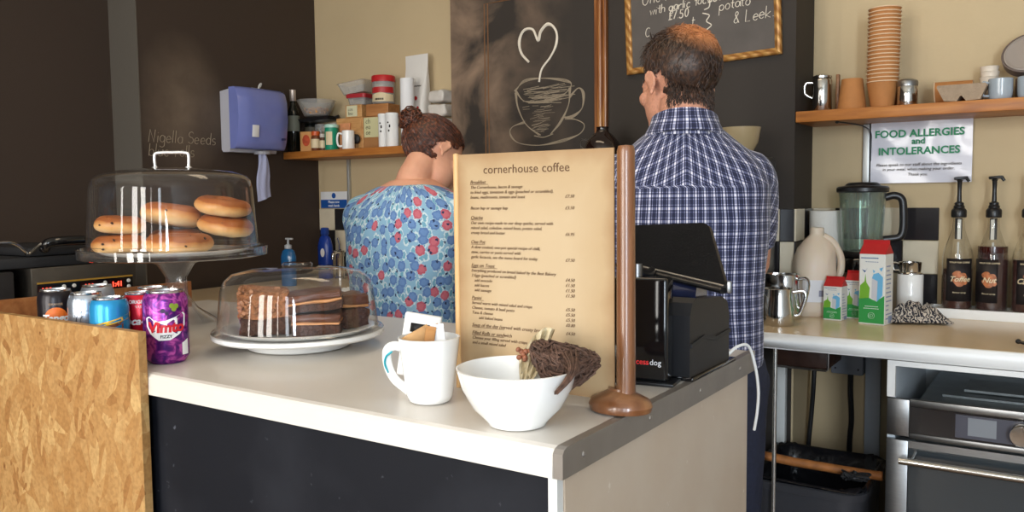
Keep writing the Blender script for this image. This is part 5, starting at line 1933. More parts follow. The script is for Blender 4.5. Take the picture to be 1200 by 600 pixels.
# second row on top of the chest
cr = thing('wooden_crate', 'pale wooden crate with a paper note on top of the chest', 'crate', (-2.590, 2.735, LZ + .1425), R(6))
MB().b2(-.078, .012, -.055, .05, 0, .055, .002).build('crate_body', LW, cr, smooth=False)
nt_ = MB().b2(-.070, -.012, -.0568, -.0556, .004, .052).build('paper_note', M('pale_note', S(206, 202, 168), 0.7), cr, smooth=False)
w = MB()
hand(w, 'cos', .016, (-.062, -.0570, .030), (1, 0, 0), (0, 0, 1), NY, .0007)
hand(w, 'tea', .016, (-.062, -.0570, .011), (1, 0, 0), (0, 0, 1), NY, .0007)
w.build('handwriting', INK, nt_)
c2_ = MB().b2(-.058, .058, -.045, .045, 0, .052, .002)
tag(c2_.build('wooden_block', wood('brown_block', S(150, 96, 50), S(168, 112, 62), S(180, 126, 76)), None, smooth=False, loc=(-2.497, 2.735, LZ + .1425), rot=(0, 0, R(8))), 'brown wooden block under the red-lidded flour tub', 'block')
rt2 = thing('flour_tub', 'clear tub with tall red lid and red label on the left shelf', 'tub', (-2.484, 2.728, LZ + .195))
r = .050
MB().lathe([(0, 0), (r * .92, 0), (r * .95, .003), (r * .98, .095), (r * .96, .098), (r * .96, .09), (r * .93, .006), (0, .004)], (0, 0, 0), 36).build('tub_body', FOGPL, rt2)
MB().lathe([(r, .094), (r * 1.04, .096), (r * 1.04, .117), (r * .98, .121), (0, .121)], (0, 0, 0), 36).build('tub_lid', REDP, rt2)
for nm, z0, z1, mat in (('red_label', .045, .070, M('red_label', S(176, 38, 40), 0.4)), ('cream_label', .008, .048, LABC)):
    w = MB()
    cols = []
    for i in range(17):
        a = R(-90 + 25 - 75 + 150 * i / 16)
        zt = z1 - (.010 * abs(math.cos(i / 16 * PI)) if nm == 'cream_label' else 0)
        cols.append([w.bm.verts.new(((r * .985) * math.cos(a), (r * .985) * math.sin(a), z)) for z in (z0, zt)])
    for p_, q_ in zip(cols, cols[1:]):
        w.bm.faces.new((p_[0], q_[0], q_[1], p_[1]))
    w.build(nm, mat, rt2)
w = MB()
for k in range(6):
    a = R(-90 + 20 - 22 + 8 * k)
    w.box((r * .99 * math.cos(a), r * .99 * math.sin(a), .018), (.005, .001, .008), (0, 0, a + R(90)))
w.build('dark_lettering', INK, rt2)
rb = thing('food_box', 'clear food box with red lid on the wooden crate', 'food box', (-2.618, 2.728, LZ + .1985), R(10))
w = MB()
loft(w, [rrect(.040, .040, .012, 0), rrect(.048, .046, .014, .034), rrect(.046, .044, .013, .034), rrect(.038, .038, .011, .002)])
w.build('box_body', FOGPL, rb)
w = MB()
loft(w, [rrect(.052, .050, .014, .030), rrect(.053, .051, .015, .046), rrect(.047, .045, .013, .050)])
w.build('box_lid', M('dark_red_lid', S(164, 36, 44), 0.4), rb)
ctb = thing('plastic_tub', 'empty cloudy tub resting askew on the red-lidded food box', 'tub', (-2.634, 2.722, LZ + .250), rot=(R(2), R(-8), R(16)))
w = MB()
loft(w, [rrect(.050, .045, .012, 0), rrect(.066, .060, .016, .048), rrect(.070, .064, .018, .050), rrect(.064, .058, .015, .049), rrect(.048, .043, .011, .003)])
w.build('tub_body', FOGPL, ctb)
# bowl of pasta on a stack of clear tubs and a black tray
dk = MB()
loft(dk, [rrect(.075, .05, .01, 0), rrect(.085, .058, .012, .014), rrect(.082, .055, .011, .014), rrect(.073, .048, .01, .003)])
for s in (-1, 1):
    dk.tube([(.085 * s, 0, .010), (.105 * s, 0, .014)], .006, 8)
tag(dk.build('black_tray', BLACKP, None, loc=(-2.858, 2.700, LZ + .1405), rot=(0, R(-4), R(14))), 'black tray under the bowl of pasta on the left shelf', 'tray')
cl_ = MB().lathe([(0, 0), (.030, 0), (.033, .004), (.035, .128), (.033, .132), (.030, .006), (0, .006)], (0, 0, 0), 28)
for x, lb_ in ((-2.905, 'left-hand clear storage jar under the black tray'), (-2.806, 'right-hand clear storage jar under the black tray')):
    if x < -2.85:
        o = cl_.build('storage_jar', FOGPL, None, loc=(-2.894, 2.752, LZ))
        jf = o
    else:
        o = jf.copy()
        COL.objects.link(o)
        o.location = (x, 2.748, LZ)
    tag(o, lb_, 'jar', 'clear storage jars')
pb = thing('pasta_bowl', 'cloudy plastic bowl of pasta on the left shelf, touching the dark wall', 'bowl', (-2.852, 2.680, LZ + .1605))
MB().lathe([(0, 0), (.05, 0), (.056, .003), (.085, .065), (.0885, .072), (.0865, .072), (.082, .063), (.054, .006), (0, .004)], (0, 0, 0), 40).build('bowl_body', FOGPL, pb)
w = MB()
random.seed(17)
for k in range(60):
    a, q = random.uniform(0, 2 * PI), random.uniform(0, .055)
    c = Vector((q * math.cos(a), q * math.sin(a), random.uniform(.012, .038)))
    d = Vector((random.uniform(-1, 1), random.uniform(-1, 1), random.uniform(-.4, .4))).normalized() * .012
    w.tube([c - d, c, c + d], .005, 6)
w.build('pasta', M('dry_pasta', S(206, 146, 76), 0.6, var=.15, vs=40), pb)['kind'] = 'stuff'
# coffee bag, roll and packets
cbag = thing('coffee_bag', 'tall white coffee bag standing at the right of the left shelf', 'bag', (-2.310, 2.748, LZ))
w = MB()
rings = []
for z, hx_, hy_ in ((0, .056, .036), (.03, .058, .040), (.18, .058, .034), (.28, .060, .016), (.34, .061, .004), (.392, .061, .003)):
    rings.append(rrect(hx_, hy_, min(hx_, hy_) * .6, z, 4))
loft(w, rings)
w.wobble(.0025, 25, 4)
w.build('bag_body', M('white_foil_bag', S(222, 218, 212), 0.4, bump=.2, bs=30), cbag)
w = MB()
w.tube(spline([(.004 + .004 * k, -.0335 + .0012 * (k % 2), .254 + .004 * (k % 2)) for k in range(12)], 3), .0012, 5)
w.tube([(-.012, -.034, .245), (-.006, -.032, .262), (-.001, -.034, .248)], .002, 5)
w.build('printed_name', INK, cbag)
w = MB()
for x, z, rr_ in ((.020, .205, .009), (.032, .165, .006), (.014, .150, .005), (.030, .135, .005)):
    w.ball((x, -.0385 + (z - .15) * .05, z), (rr_, .002, rr_), None, 2)
w.build('red_dots', REDP, cbag)
tag(MB().lathe([(.012, 0), (.029, 0), (.0295, .28), (.012, .28)], (-2.286, 2.655, LZ), 32).build('paper_roll', PAPERW), 'white paper roll standing in front of the coffee bag', 'roll')
PKW = M('crumpled_white_packet', S(206, 200, 192), 0.45, var=.08, vs=20, bump=.4, bs=30)
for k, (hz, lab) in enumerate(((.06, 'lowest'), (.055, 'second lowest'), (.05, 'second highest'), (.05, 'topmost'))):
    w = MB().box((0, 0, .026), (.098 - .004 * k, .075, .05), None, .012, 3)
    bmesh.ops.subdivide_edges(w.bm, edges=w.bm.edges[:], cuts=2, use_grid_fill=True)
    w.wobble(.005, 35, k)
    tag(w.build('coffee_packet', PKW, None, angle=60, loc=(-2.172 + .003 * (k % 2), 2.735, LZ + .004 + .058 * k), rot=(0, 0, R(6 * (-1) ** k))), '%s crumpled white packet of the pile right of the coffee bag' % lab, 'packet', 'white packets')

# ------------------------------------------------------------------ blue sign, dispenser, soap, tap
bs_ = thing('hygiene_sign', 'small blue and white sign on the tiles left of the woman', 'sign')
MB().b2(-2.955, -2.782, 2.789, 2.792, 1.232, 1.310).build('sign_board', PAPERW, bs_, smooth=False)
MB().b2(-2.9545, -2.7825, 2.7882, 2.7889, 1.2325, 1.272).build('blue_band', M('sign_blue', S(28, 82, 158), 0.4), bs_, smooth=False)
MB().prism(circ(-2.868, 1.291, .013, None, 20), (0, .0008, 0), (0, 2.7881, 0)).build('round_symbol', MATS['sign_blue'], bs_, smooth=False)
gm = [text('Please now', 'g', WHT, .016, (-2.868, 2.7878, 1.256), (1, 0, 0), (0, 0, 1), None, 'CENTER', thick=.0002, bold=.0003), text('wash hands', 'g', WHT, .016, (-2.868, 2.7878, 1.239), (1, 0, 0), (0, 0, 1), None, 'CENTER', thick=.0002, bold=.0003)]
join('white_lettering', gm, WHT, bs_)

dp = thing('towel_dispenser', 'blue paper towel dispenser on the dark wall', 'dispenser', (XL, 2.378, 1.478))
BLUET = M('smoky_blue_plastic', S(116, 126, 190), 0.2, coat=.3, var=.06, vs=8)
w = MB()
w.prism([(.0, .01), (.0, .255), (.06, .262), (.075, .255), (.07, .05), (.05, .0), (.01, .0)], (0, .248, 0), (0, -.124, 0), (1, 0, 0), (0, 0, 1))
w.build('back_housing', M('pale_grey_plastic', S(186, 186, 196), 0.35), dp, angle=30, label='pale grey back housing')
w = MB()
sec = [(.112, .012), (.122, .02), (.135, .05), (.150, .14), (.146, .22), (.134, .255), (.118, .268)]
rows = []
for x, z in sec:
    row = []
    for i in range(13):
        t = i / 12 * 2 - 1
        y = .131 * t
        bx = x * (1 - .16 * abs(t) ** 4)
        row.append((bx, y, z))
    rows.append(row)
vs = [[w.bm.verts.new(p) for p in r_] for r_ in rows]
vb = [[w.bm.verts.new((.066, p[1], p[2])) for p in r_] for r_ in rows]
for i in range(len(rows) - 1):
    for j in range(12):
        w.bm.faces.new((vs[i][j], vs[i][j + 1], vs[i + 1][j + 1], vs[i + 1][j]))
        w.bm.faces.new((vb[i][j + 1], vb[i][j], vb[i + 1][j], vb[i + 1][j + 1]))
    w.bm.faces.new((vs[i][0], vs[i + 1][0], vb[i + 1][0], vb[i][0]))
    w.bm.faces.new((vs[i + 1][12], vs[i][12], vb[i][12], vb[i + 1][12]))
for j in range(12):
    w.bm.faces.new((vs[0][j + 1], vs[0][j], vb[0][j], vb[0][j + 1]))
    w.bm.faces.new((vs[-1][j], vs[-1][j + 1], vb[-1][j + 1], vb[-1][j]))
w.build('front_cover', BLUET, dp, angle=50, label='smoky blue front cover')
w = MB().box((.146, -.062, .085), (.003, .034, .050), (0, R(6), 0), .001)
w.build('sticker', PAPERW, dp)
MB().box((.140, .092, .058), (.003, .022, .010), (0, R(10), 0), .001).build('maker_mark', M('dark_blue_mark', S(44, 50, 96), 0.4), dp)
w = MB().box((.06, .015, .272), (.03, .07, .008), None, .002).tube(spline([(.06, .03, .276), (.062, .034, .292), (.06, .045, .300), (.058, .04, .285)], 4), .004, 6)
w.build('top_catch', WHITEP, dp)
MB().lathe([(.035, 0), (.035, .012)], (.085, .02, -.008), 24).build('outlet', M('grey_outlet', S(150, 150, 158), 0.4), dp)
w = MB()
rings = []
for i in range(15):
    z = -.005 - .195 * i / 14
    wd = .018 + .016 * min(1, i / 7)
    ring = []
    for k in range(24):
        a = 2 * PI * k / 24
        rad = 1 + .35 * math.sin(5 * a + i * .15)
        ring.append((.085 + .010 * rad * math.cos(a), .020 + .004 * math.sin(i * .5) + wd * (.75 + .25 * rad) * math.sin(a), z + (.012 * math.sin(a) if i == 14 else 0)))
    rings.append(ring)
loft(w, rings)
w.build('paper_tail', M('blue_tissue', S(176, 182, 216), 0.85, bump=.2, bs=60), dp, angle=50, label='pale blue paper hanging out')

sp_ = thing('soap_bottle', 'blue liquid soap pump bottle near the corner, behind the low dome', 'bottle', (-2.72, 2.375, WZ))
MB().lathe([(0, 0), (.036, 0), (.038, .004), (.038, .125), (.030, .148), (.014, .158), (0, .158)], (0, 0, 0), 28, None, 1, .7).build('bottle_body', M('blue_soap', S(36, 112, 176), 0.12, trans=.3, coat=.3), sp_)
w = MB().lathe([(.014, .157), (.015, .158), (.015, .172), (.005, .176), (.004, .196), (0, .197)], (0, 0, 0), 18).box((.012, -.004, .199), (.038, .012, .008), None, .002)
w.build('pump', M('clear_grey_pump', S(176, 180, 186), 0.3), sp_)
b3 = thing('spray_bottle', 'dark blue bottle beside the tap in the corner', 'bottle', (-2.830, 2.690, WZ))
MB().lathe([(0, 0), (.038, 0), (.04, .004), (.04, .15), (.03, .185), (.018, .198), (0, .198)], (0, 0, 0), 28, None, 1, .7).build('bottle_body', M('royal_blue_plastic', S(24, 58, 148), 0.25), b3)
MB().box((0, 0, .216), (.034, .026, .036), None, .006, 2).build('cap', M('blue_cap', S(30, 62, 140), 0.3), b3)
MB().prism(circ(.012, .12, .013, .02, 16), (0, -.001, 0), (0, -.0285, 0)).build('label_spot', WHT, b3)
tp_ = thing('tap', 'chrome mixer tap in the corner behind the blue bottle', 'tap', (-2.745, 2.70, WZ))
MB().lathe([(.026, 0), (.026, .006), (.018, .012), (.016, .10), (.019, .105), (.019, .13), (0, .134)], (0, 0, 0), 24).build('tap_body', STEEL, tp_)
MB().tube(spline([(0, 0, .09), (.02, -.03, .125), (.035, -.075, .12), (.036, -.08, .095)], 5), .009, 12).build('spout', STEEL, tp_)
MB().tube([(0, 0, .132), (-.014, .012, .16), (-.03, .02, .185)], [.006, .005, .006], 8).build('lever', STEEL, tp_)
dr_ = MB()
dr_.b2(-.14, .14, -.10, .10, 0, .012, .003)
for k in range(7):
    dr_.b2(-.12, .12, -.085 + .025 * k, -.078 + .025 * k, .012, .02)
tag(dr_.build('draining_tray', WHITE, None, loc=(-2.20, 2.30, WZ)), 'white plastic draining tray on the worktop left of the woman', 'tray')

# ------------------------------------------------------------------ contact grill on the left worktop
gr_ = thing('contact_grill', 'stainless contact grill with red digital displays by the left wall', 'grill', (-2.43, 1.35, WZ))
w = MB().b2(-.42, -.002, -.165, .155, .012, .175, .004)
for x in (-.38, -.05):
    for y in (-.14, .13):
        w.cyl((x, y, 0), (x, y, .013), .012, None, 12)
w.build('grill_body', M('dull_steel', S(104, 98, 90), 0.42, metal=.85, var=.1, vs=14), gr_)
MB().b2(-.001, .0015, -.15, .14, .055, .128).build('control_fascia', BLACKG, gr_, smooth=False)
MB().b2(-.001, .0028, -.15, .14, .128, .133).build('yellow_line', M('gold_line', S(196, 150, 60), 0.4, metal=.4), gr_, smooth=False)
LED = M('red_display', (1.0, .06, .03, 1), 0.4, emit=3.0)
DSP = M('display_window', S(40, 10, 10), 0.15)
for y in (-.125, .0, .088):
    d = MB().b2(.0015, .0022, y - .026, y + .026, .096, .122).build('display', DSP, gr_, smooth=False)
    join('digits', [text('1:41' if y > .05 else '180', 'g', LED, .021, (.0024, y, .1015), (0, 1, 0), (0, 0, 1), None, 'CENTER', thick=.0003, bold=.0008)], LED, d, label='glowing red digits')
for y, z in ((.126, .116), (.126, .098), (.05, .116), (.05, .098), (-.075, .116), (-.045, .116)):
    MB().lathe([(.006, 0), (.005, .003), (0, .0035)], (.0015, y, z), 14, (0, R(90), 0)).build('button', WHITEP, gr_)
gp = thing('sandwich_press', 'black hinged press plates with a fat black grip on top of the contact grill', 'sandwich press', (-2.43, 1.35, WZ + .176))
w = MB().b2(-.38, -.01, -.28, .02, .0, .030, .004)
w.build('lower_plate', BLACKM, gp)
w = MB().b2(-.36, -.02, -.16, .015, .031, .058, .008, 2)
w.build('upper_plate', BLACKM, gp)
w = MB().tube(spline([(.01, -.13, .055), (.028, -.12, .072), (.034, -.03, .074), (.030, .0, .068)], 5), .014, 12)
w.ball((.030, .0, .068), .0145).ball((.01, -.13, .055), .0145)
w.build('grip', BLACKG, gp)
w = MB().tube(spline([(.005, -.30, .04), (.012, -.28, .07), (.01, -.22, .075), (.0, -.18, .05), (-.01, -.17, .04)], 6), .004, 8)
w.tube(spline([(-.005, -.165, .04), (.01, -.15, .06), (.02, -.135, .07), (.014, -.12, .06)], 5), .004, 8)
w.build('spring_wire', STEEL, gp)
dk2 = MB().b2(-2.88, -2.43, .87, 1.14, WZ, WZ + .17, .006)
tag(dk2.build('black_appliance', M('dark_appliance', S(46, 44, 44), 0.4)), 'dark boxy appliance left of the contact grill, behind the drinks bin', 'appliance')

# ------------------------------------------------------------------ coffee machine behind the menu, jar and bowl on it
em = thing('coffee_machine', 'wide steel coffee machine on the worktop behind the menu and the man', 'coffee machine', (-1.065, 2.44, WZ))
w = MB().b2(-.33, .33, -.12, .13, .10, .475, .012, 3).b2(-.33, .33, -.17, .13, .012, .10, .006)
for x in (-.30, .30):
    for y in (-.14, .1):
        w.cyl((x, y, 0), (x, y, .014), .018, None, 14)
w.build('machine_body', BRUSHED, em)
for x in (-.16, .12):
    MB().lathe([(.034, 0), (.034, .05), (.03, .06), (0, .06)], (x, -.13, .27), 28).build('group_head', STEEL, em)
    h_ = MB().lathe([(.030, 0), (.032, .03), (0, .03)], (x, -.13, .238), 24).cyl((x, -.17, .252), (x, -.235, .247), .010, .013, 12)
    h_.build('portafilter', BLACKP, em)
w = MB().b2(-.32, .32, -.165, -.125, .1, .108)
w.build('drip_grid', DARKSTEEL, em)
jr = thing('glass_jug', 'dark brown glass jug with narrow neck rising behind the menu post', 'jug', (-1.255, 2.42, WZ + .4755))
MB().lathe([(0, 0), (.055, 0), (.060, .004), (.060, .045), (.054, .062), (.036, .084), (.022, .095), (.019, .105), (.021, .112), (.017, .113), (0, .112)], (0, 0, 0), 40).build('jug_body', M('dark_amber_glass', S(26, 12, 8), 0.06, coat=.5), jr)
MB().tube(spline([(-.055, -.01, .04), (-.074, -.012, .052), (-.070, -.012, .072), (-.045, -.008, .072)], 5), .004, 8).build('jug_handle', GLASS, jr)
bb = MB().lathe([(0, 0), (.028, 0), (.030, .004), (.050, .04), (.058, .085), (.0555, .085), (.047, .042), (.028, .008), (0, .007)], (-.800, 2.425, WZ + .4755), 40)
tag(bb.build('bowl', M('olive_beige_glaze', S(160, 142, 108), 0.3, coat=.2)), 'beige bowl just behind the man\'s right shoulder', 'bowl')

# ------------------------------------------------------------------ framed chalk menu board
FRX0, FRX1, FRZ0, FRZ1 = -1.240, -.724, 1.688, 2.06
GOLD = None


def gold():
    mt, n, l, p = base_mat('gilt_frame')
    tc = n.new('ShaderNodeTexCoord')
    wv = n.new('ShaderNodeTexWave')
    wv.bands_direction = 'DIAGONAL'
    wv.inputs['Scale'].default_value = 17
    wv.inputs['Distortion'].default_value = 1.5
    l.new(tc.outputs['Object'], wv.inputs['Vector'])
    r = ramp(n, [(0.2, S(158, 106, 50)), (0.55, S(184, 132, 68)), (0.9, S(198, 150, 86))])
    l.new(wv.outputs['Fac'], r.inputs[0])
    l.new(r.outputs[0], p.inputs['Base Color'])
    p.inputs['Roughness'].default_value = .35
    p.inputs['Metallic'].default_value = .25
    b = n.new('ShaderNodeBump')
    b.inputs['Strength'].default_value = .3
    b.inputs['Distance'].default_value = .004
    l.new(wv.outputs['Fac'], b.inputs['Height'])
    l.new(b.outputs[0], p.inputs['Normal'])
    return mt


GOLD = gold()
kb2 = thing('chalkboard', 'gilt-framed chalk menu board on the black wall above the man', 'chalkboard', (-.982, YC - .002, 1.69), rot=(0, R(-2.0), 0))
BW, BH, FWD = .516, .40, .028
w = MB()
pr_ = [(0, 0), (0, .014), (.004, .018), (.010, .020), (.014, .015), (.018, .013), (.021, .009), (.021, 0)]
cor = [(-BW / 2, 0), (BW / 2, 0), (BW / 2, BH), (-BW / 2, BH)]
ringv = []
for (x, z), (ix, iz) in zip(cor, ((1, 1), (-1, 1), (-1, -1), (1, -1))):
    ringv.append([w.bm.verts.new((x + ix * a, -b, z + iz * a)) for a, b in pr_])
for i in range(4):
    a, b = ringv[i], ringv[(i + 1) % 4]
    for k in range(len(pr_)):
        k2 = (k + 1) % len(pr_)
        w.bm.faces.new((a[k], b[k], b[k2], a[k2]))
w.build('frame', GOLD, kb2, angle=25)
MB().b2(-BW / 2 + .02, BW / 2 - .02, -.009, -.002, .02, BH - .02).build('board', M('dusty_slate', S(84, 78, 74), 0.75, var=.16, vs=9), kb2, smooth=False)
w = MB()
NB = Vector((0, -1, 0))


def bw(s, x, z, size, th=.0013):
    hand(w, s, size, (x, -.0092, z), (1, 0, .03), (0, 0, 1), NB, th, .12, .05)


random.seed(4)
bw('One Pot', -.195, .222, .034)
bw('with garlic focaccia', -.170, .186, .028, .0015)
bw('£7.50', -.105, .158, .028, .0018)
bw('C', -.190, .116, .03)
bw('t', -.028, .128, .03)
bw('chorizo', .052, .236, .034)
bw('chicken', .150, .244, .034)
bw('potato', .066, .160, .032)
bw('& Leek.', .112, .112, .036)
bw('soup of the day', -.19, .290, .03)
stroke(w, spline([(.030, -.0092, .275), (.035, -.0092, .25), (.026, -.0092, .225), (.036, -.0092, .20), (.034, -.0092, .178), (.018, -.0092, .172)], 5), .0018, NB)
stroke(w, spline([(.012, -.0092, .162), (.034, -.0092, .152), (.024, -.0092, .135), (.040, -.0092, .12), (.02, -.0092, .105), (.022, -.0092, .088)], 5), .0018, NB)
wl3 = MB()
for k in range(11):
    x = .03 + k * .0185
    stroke(wl3, [(x, -.0092, .192 + .0012 * k), (x + .012, -.0092, .193 + .0012 * k)], .0013, NB)
wl3.build('dashed_line', CHALK, kb2)
w.build('chalk_lettering', CHALK, kb2)

# ------------------------------------------------------------------ people
SKIN = M('skin', S(212, 156, 128), 0.5, var=.06, vs=18, sss=.15, bump=.05, bs=250)
STUB = M('stubbled_skin', S(196, 140, 114), 0.55, var=.14, vs=160, sss=.1)


def remesh(mb, voxel, smooth_n=4, fac=.5):
    """Fuses everything in mb into one continuous surface."""
    bmesh.ops.recalc_face_normals(mb.bm, faces=mb.bm.faces[:])
    me = bpy.data.meshes.new('fuse')
    mb.bm.to_mesh(me)
    mb.bm.free()
    o = bpy.data.objects.new('fuse', me)
    COL.objects.link(o)
    r = o.modifiers.new('r', 'REMESH')
    r.mode = 'VOXEL'
    r.voxel_size = voxel
    s = o.modifiers.new('s', 'SMOOTH')
    s.factor, s.iterations = fac, smooth_n
    dg = bpy.context.evaluated_depsgraph_get()
    out = bpy.data.meshes.new_from_object(o.evaluated_get(dg))
    bpy.data.objects.remove(o)
    bpy.data.meshes.remove(me)
    for p in out.polygons:
        p.use_smooth = True
    return out


def put(name, me, mats, parent):
    me.name = name
    me.materials.clear()
    for mm in (mats if isinstance(mats, (list, tuple)) else [mats]):
        me.materials.append(mm)
    o = bpy.data.objects.new(name, me)
    COL.objects.link(o)
    o.parent = parent
    return o


def ell_ring(z, y, rx, ry, q=2.4, n=40, tilt=0.0):
    out = []
    for k in range(n):
        a = 2 * PI * k / n
        c, s = math.cos(a), math.sin(a)
        d = (abs(c) ** q + abs(s) ** q) ** (-1 / q)
        yy = ry * d * s
        out.append((rx * d * c, y + yy, z + tilt * yy))
    return out


def lerp(a, b, t):
    return Vector(a) * (1 - t) + Vector(b) * t


def limb(mb, pts, rs, n=6):
    P_ = spline(pts, n)
    R_ = []
    for i in range(len(P_)):
        t = i / n
        k = min(int(t), len(rs) - 2)
        R_.append(rs[k] + (rs[k + 1] - rs[k]) * (t - k))
    mb.tube(P_, R_, 16)
    mb.ball(P_[0], R_[0], None, 2).ball(P_[-1], R_[-1], None, 2)


def hand_shape(mb, wrist, fwd, upv, side, curl, s=1.0):
    """Palm, four bent fingers and a thumb leaving the side of the palm (side=+1: thumb towards +cross)."""
    f = Vector(fwd).normalized()
    u = (Vector(upv) - f * f.dot(Vector(upv))).normalized()
    x = f.cross(u) * side
    w = Vector(wrist)
    for k in range(4):
        base = w + f * .05 * s + x * (.030 - .02 * k) * s
        mb.tube([w + x * (.018 - .012 * k) * s, base, w + f * .088 * s + x * (.033 - .022 * k) * s], [.014 * s, .0145 * s, .011 * s], 10)
        L = [.070, .078, .073, .058][k] * s
        p0 = w + f * .088 * s + x * (.033 - .022 * k) * s
        pts = [p0]
        ang = 0
        for seg_ in (.45, .32, .23):
            ang += R(curl * (1 + .12 * k))
            pts.append(pts[-1] + (f * math.cos(ang) - u * math.sin(ang)) * L * seg_)
        mb.tube(pts, [.0098 * s, .009 * s, .0085 * s, .0072 * s], 10)
        mb.ball(pts[-1], .0073 * s, None, 2)
    t0 = w + f * .025 * s + x * .024 * s
    t1 = t0 + (f * .6 + x * .75 - u * .25).normalized() * .040 * s
    t2 = t1 + (f * .9 + x * .2 - u * .35).normalized() * .030 * s
    mb.tube([t0, t1, t2], [.0135 * s, .0105 * s, .0085 * s], 10)
    mb.ball(t2, .0086 * s, None, 2)


def head_shape(s, man):
    mb = MB()
    mb.ball((0, -.012, .038), (.0765, .098, .082)).ball((0, .028, -.036), (.0605, .064, .080)).ball((0, .033, -.084), (.050 if man else .044, .050, .030))
    mb.ball((0, .076, -.103), (.022 if man else .017, .017, .016)).ball((0, .078, .022), (.046, .016, .012))
    for sd in (-1, 1):
        mb.ball((sd * .042, .058, -.022), (.022, .024, .020)).ball((sd * .010, .098, -.038), .009, None, 2)
        ea = Euler((R(-14), 0, sd * R(-11))).to_matrix()
        ec = Vector((sd * .0765, -.010, -.006))
        mb.ball(ec, (.0055, .0145, .0245), (R(-14), 0, sd * R(-11)))
        hx_ = [ec + ea @ Vector((sd * .0035, .0140 * math.cos(R(t)), .0245 * math.sin(R(t)))) for t in range(20, 250, 23)]
        mb.tube(hx_, [.0042] * len(hx_), 8)
        mb.ball(ec + ea @ Vector((0, .005, -.023)), (.0050, .007, .009))
        mb.ball((sd * .031, .079, .001), (.0150, .0105, .0110)).ball((sd * .031, .080, .014), (.017, .010, .006))
    mb.tube([(0, .086, .014), (0, .102, -.016), (0, .114, -.031)], [.008, .010, .012], 12).ball((0, .112, -.032), .0125, None, 2)
    mb.ball((0, .088, -.061), (.023, .010, .0058)).ball((0, .086, -.071), (.020, .010, .0068))
    bmesh.ops.scale(mb.bm, vec=(s, s, s), verts=mb.bm.verts[:])
    return mb


def hair_shell(s, keep, off, namp, nsc, top_mat):
    """A cap that follows the skull, kept only where keep(p) says hair grows."""
    bm = bmesh.new()
    bmesh.ops.create_icosphere(bm, subdivisions=6, radius=1)
    for v in bm.verts:
        d = v.co.copy()
        p = Vector((d.x * .0785, -.012 + d.y * .100, .036 + d.z * .0845))
        if p.z < .0:
            p.x *= 1 - .24 * min(1, -p.z / .06)
        v.co = p
    bmesh.ops.delete(bm, geom=[v for v in bm.verts if not keep(v.co + noise.noise_vector(v.co * 90) * .006)], context='VERTS')
    for v in bm.verts:
        n = (v.co - Vector((0, -.012, .036))).normalized()
        v.co += n * (off * (.55 + .6 * noise.noise(v.co * nsc)) + namp * noise.noise(v.co * nsc * 2.7))
        v.co *= s
    r = bmesh.ops.extrude_face_region(bm, geom=bm.faces[:])
    for g in r['geom']:
        if isinstance(g, bmesh.types.BMVert):
            n = (g.co / s - Vector((0, -.012, .036))).normalized()
            g.co -= n * .010 * s
    for f in bm.faces:
        f.smooth = True
    return bm


def clothes_uv(me, ax_y, rad, wr, wsc, seed, yoke=None):
    """Cloth coordinates: around the body, and up; small folds pushed along the normals."""
    me.update()
    ns = [v.normal.copy() for v in me.vertices]
    uv = me.uv_layers.new(name='cloth')
    for v, n in zip(me.vertices, ns):
        q = Vector((v.co.x * 1.0, v.co.y, v.co.z * .55)) * wsc + Vector((seed, 0, 0))
        v.co += n * (wr * (noise.noise(q) + .5 * noise.noise(q * 2.3)))
    co = [(math.atan2(v.co.x, -(v.co.y - ax_y)) * rad, v.co.z + max(0, (v.co.y - ax_y)) * .15) for v in me.vertices]
    if yoke:
        co = [(u * .94 + .011, v_ + .38 * abs(u)) if v_ > yoke else (u, v_) for u, v_ in co]
    for p in me.polygons:
        us = [co[me.loops[li].vertex_index] for li in p.loop_indices]
        wrapd = max(u[0] for u in us) - min(u[0] for u in us) > rad * PI
        for li, u in zip(p.loop_indices, us):
            uv.data[li].uv = (u[0] + (2 * PI * rad if (wrapd and u[0] < 0) else 0), u[1])


def plaid():
    mt, n, l, p = base_mat('navy_plaid')
    uv = n.new('ShaderNodeUVMap')
    uv.uv_map = 'cloth'
    sx = n.new('ShaderNodeSeparateXYZ')
    l.new(uv.outputs[0], sx.inputs[0])

    def mth(op, a, b=None, c=None):
        q = n.new('ShaderNodeMath')
        q.operation = op
        for i, v in enumerate((a, b, c)):
            if v is None:
                continue
            if isinstance(v, (int, float)):
                q.inputs[i].default_value = v
            else:
                l.new(v, q.inputs[i])
        return q.outputs[0]

    def bands(sock, per):
        f = mth('FRACT', mth('DIVIDE', mth('ADD', sock, 5.0), per))
        a = mth('LESS_THAN', f, .20)
        b = mth('LESS_THAN', mth('ABSOLUTE', mth('SUBTRACT', f, .38)), .035)
        c = mth('LESS_THAN', mth('ABSOLUTE', mth('SUBTRACT', f, .82)), .035)
        return mth('MAXIMUM', mth('MULTIPLY', a, .78), mth('MULTIPLY', mth('MAXIMUM', b, c), .55))
    U, V = bands(sx.outputs[0], .0250), bands(sx.outputs[1], .0275)
    mixv = mth('ADD', mth('MULTIPLY', U, .66), mth('MULTIPLY', V, .44))
    r = ramp(n, [(0.0, S(20, 25, 56)), (0.3, S(62, 68, 104)), (0.55, S(142, 144, 172)), (0.9, S(226, 222, 228))])
    l.new(mixv, r.inputs[0])
    l.new(r.outputs[0], p.inputs['Base Color'])
    p.inputs['Roughness'].default_value = .85
    p.inputs['Sheen Weight'].default_value = .15
    return mt


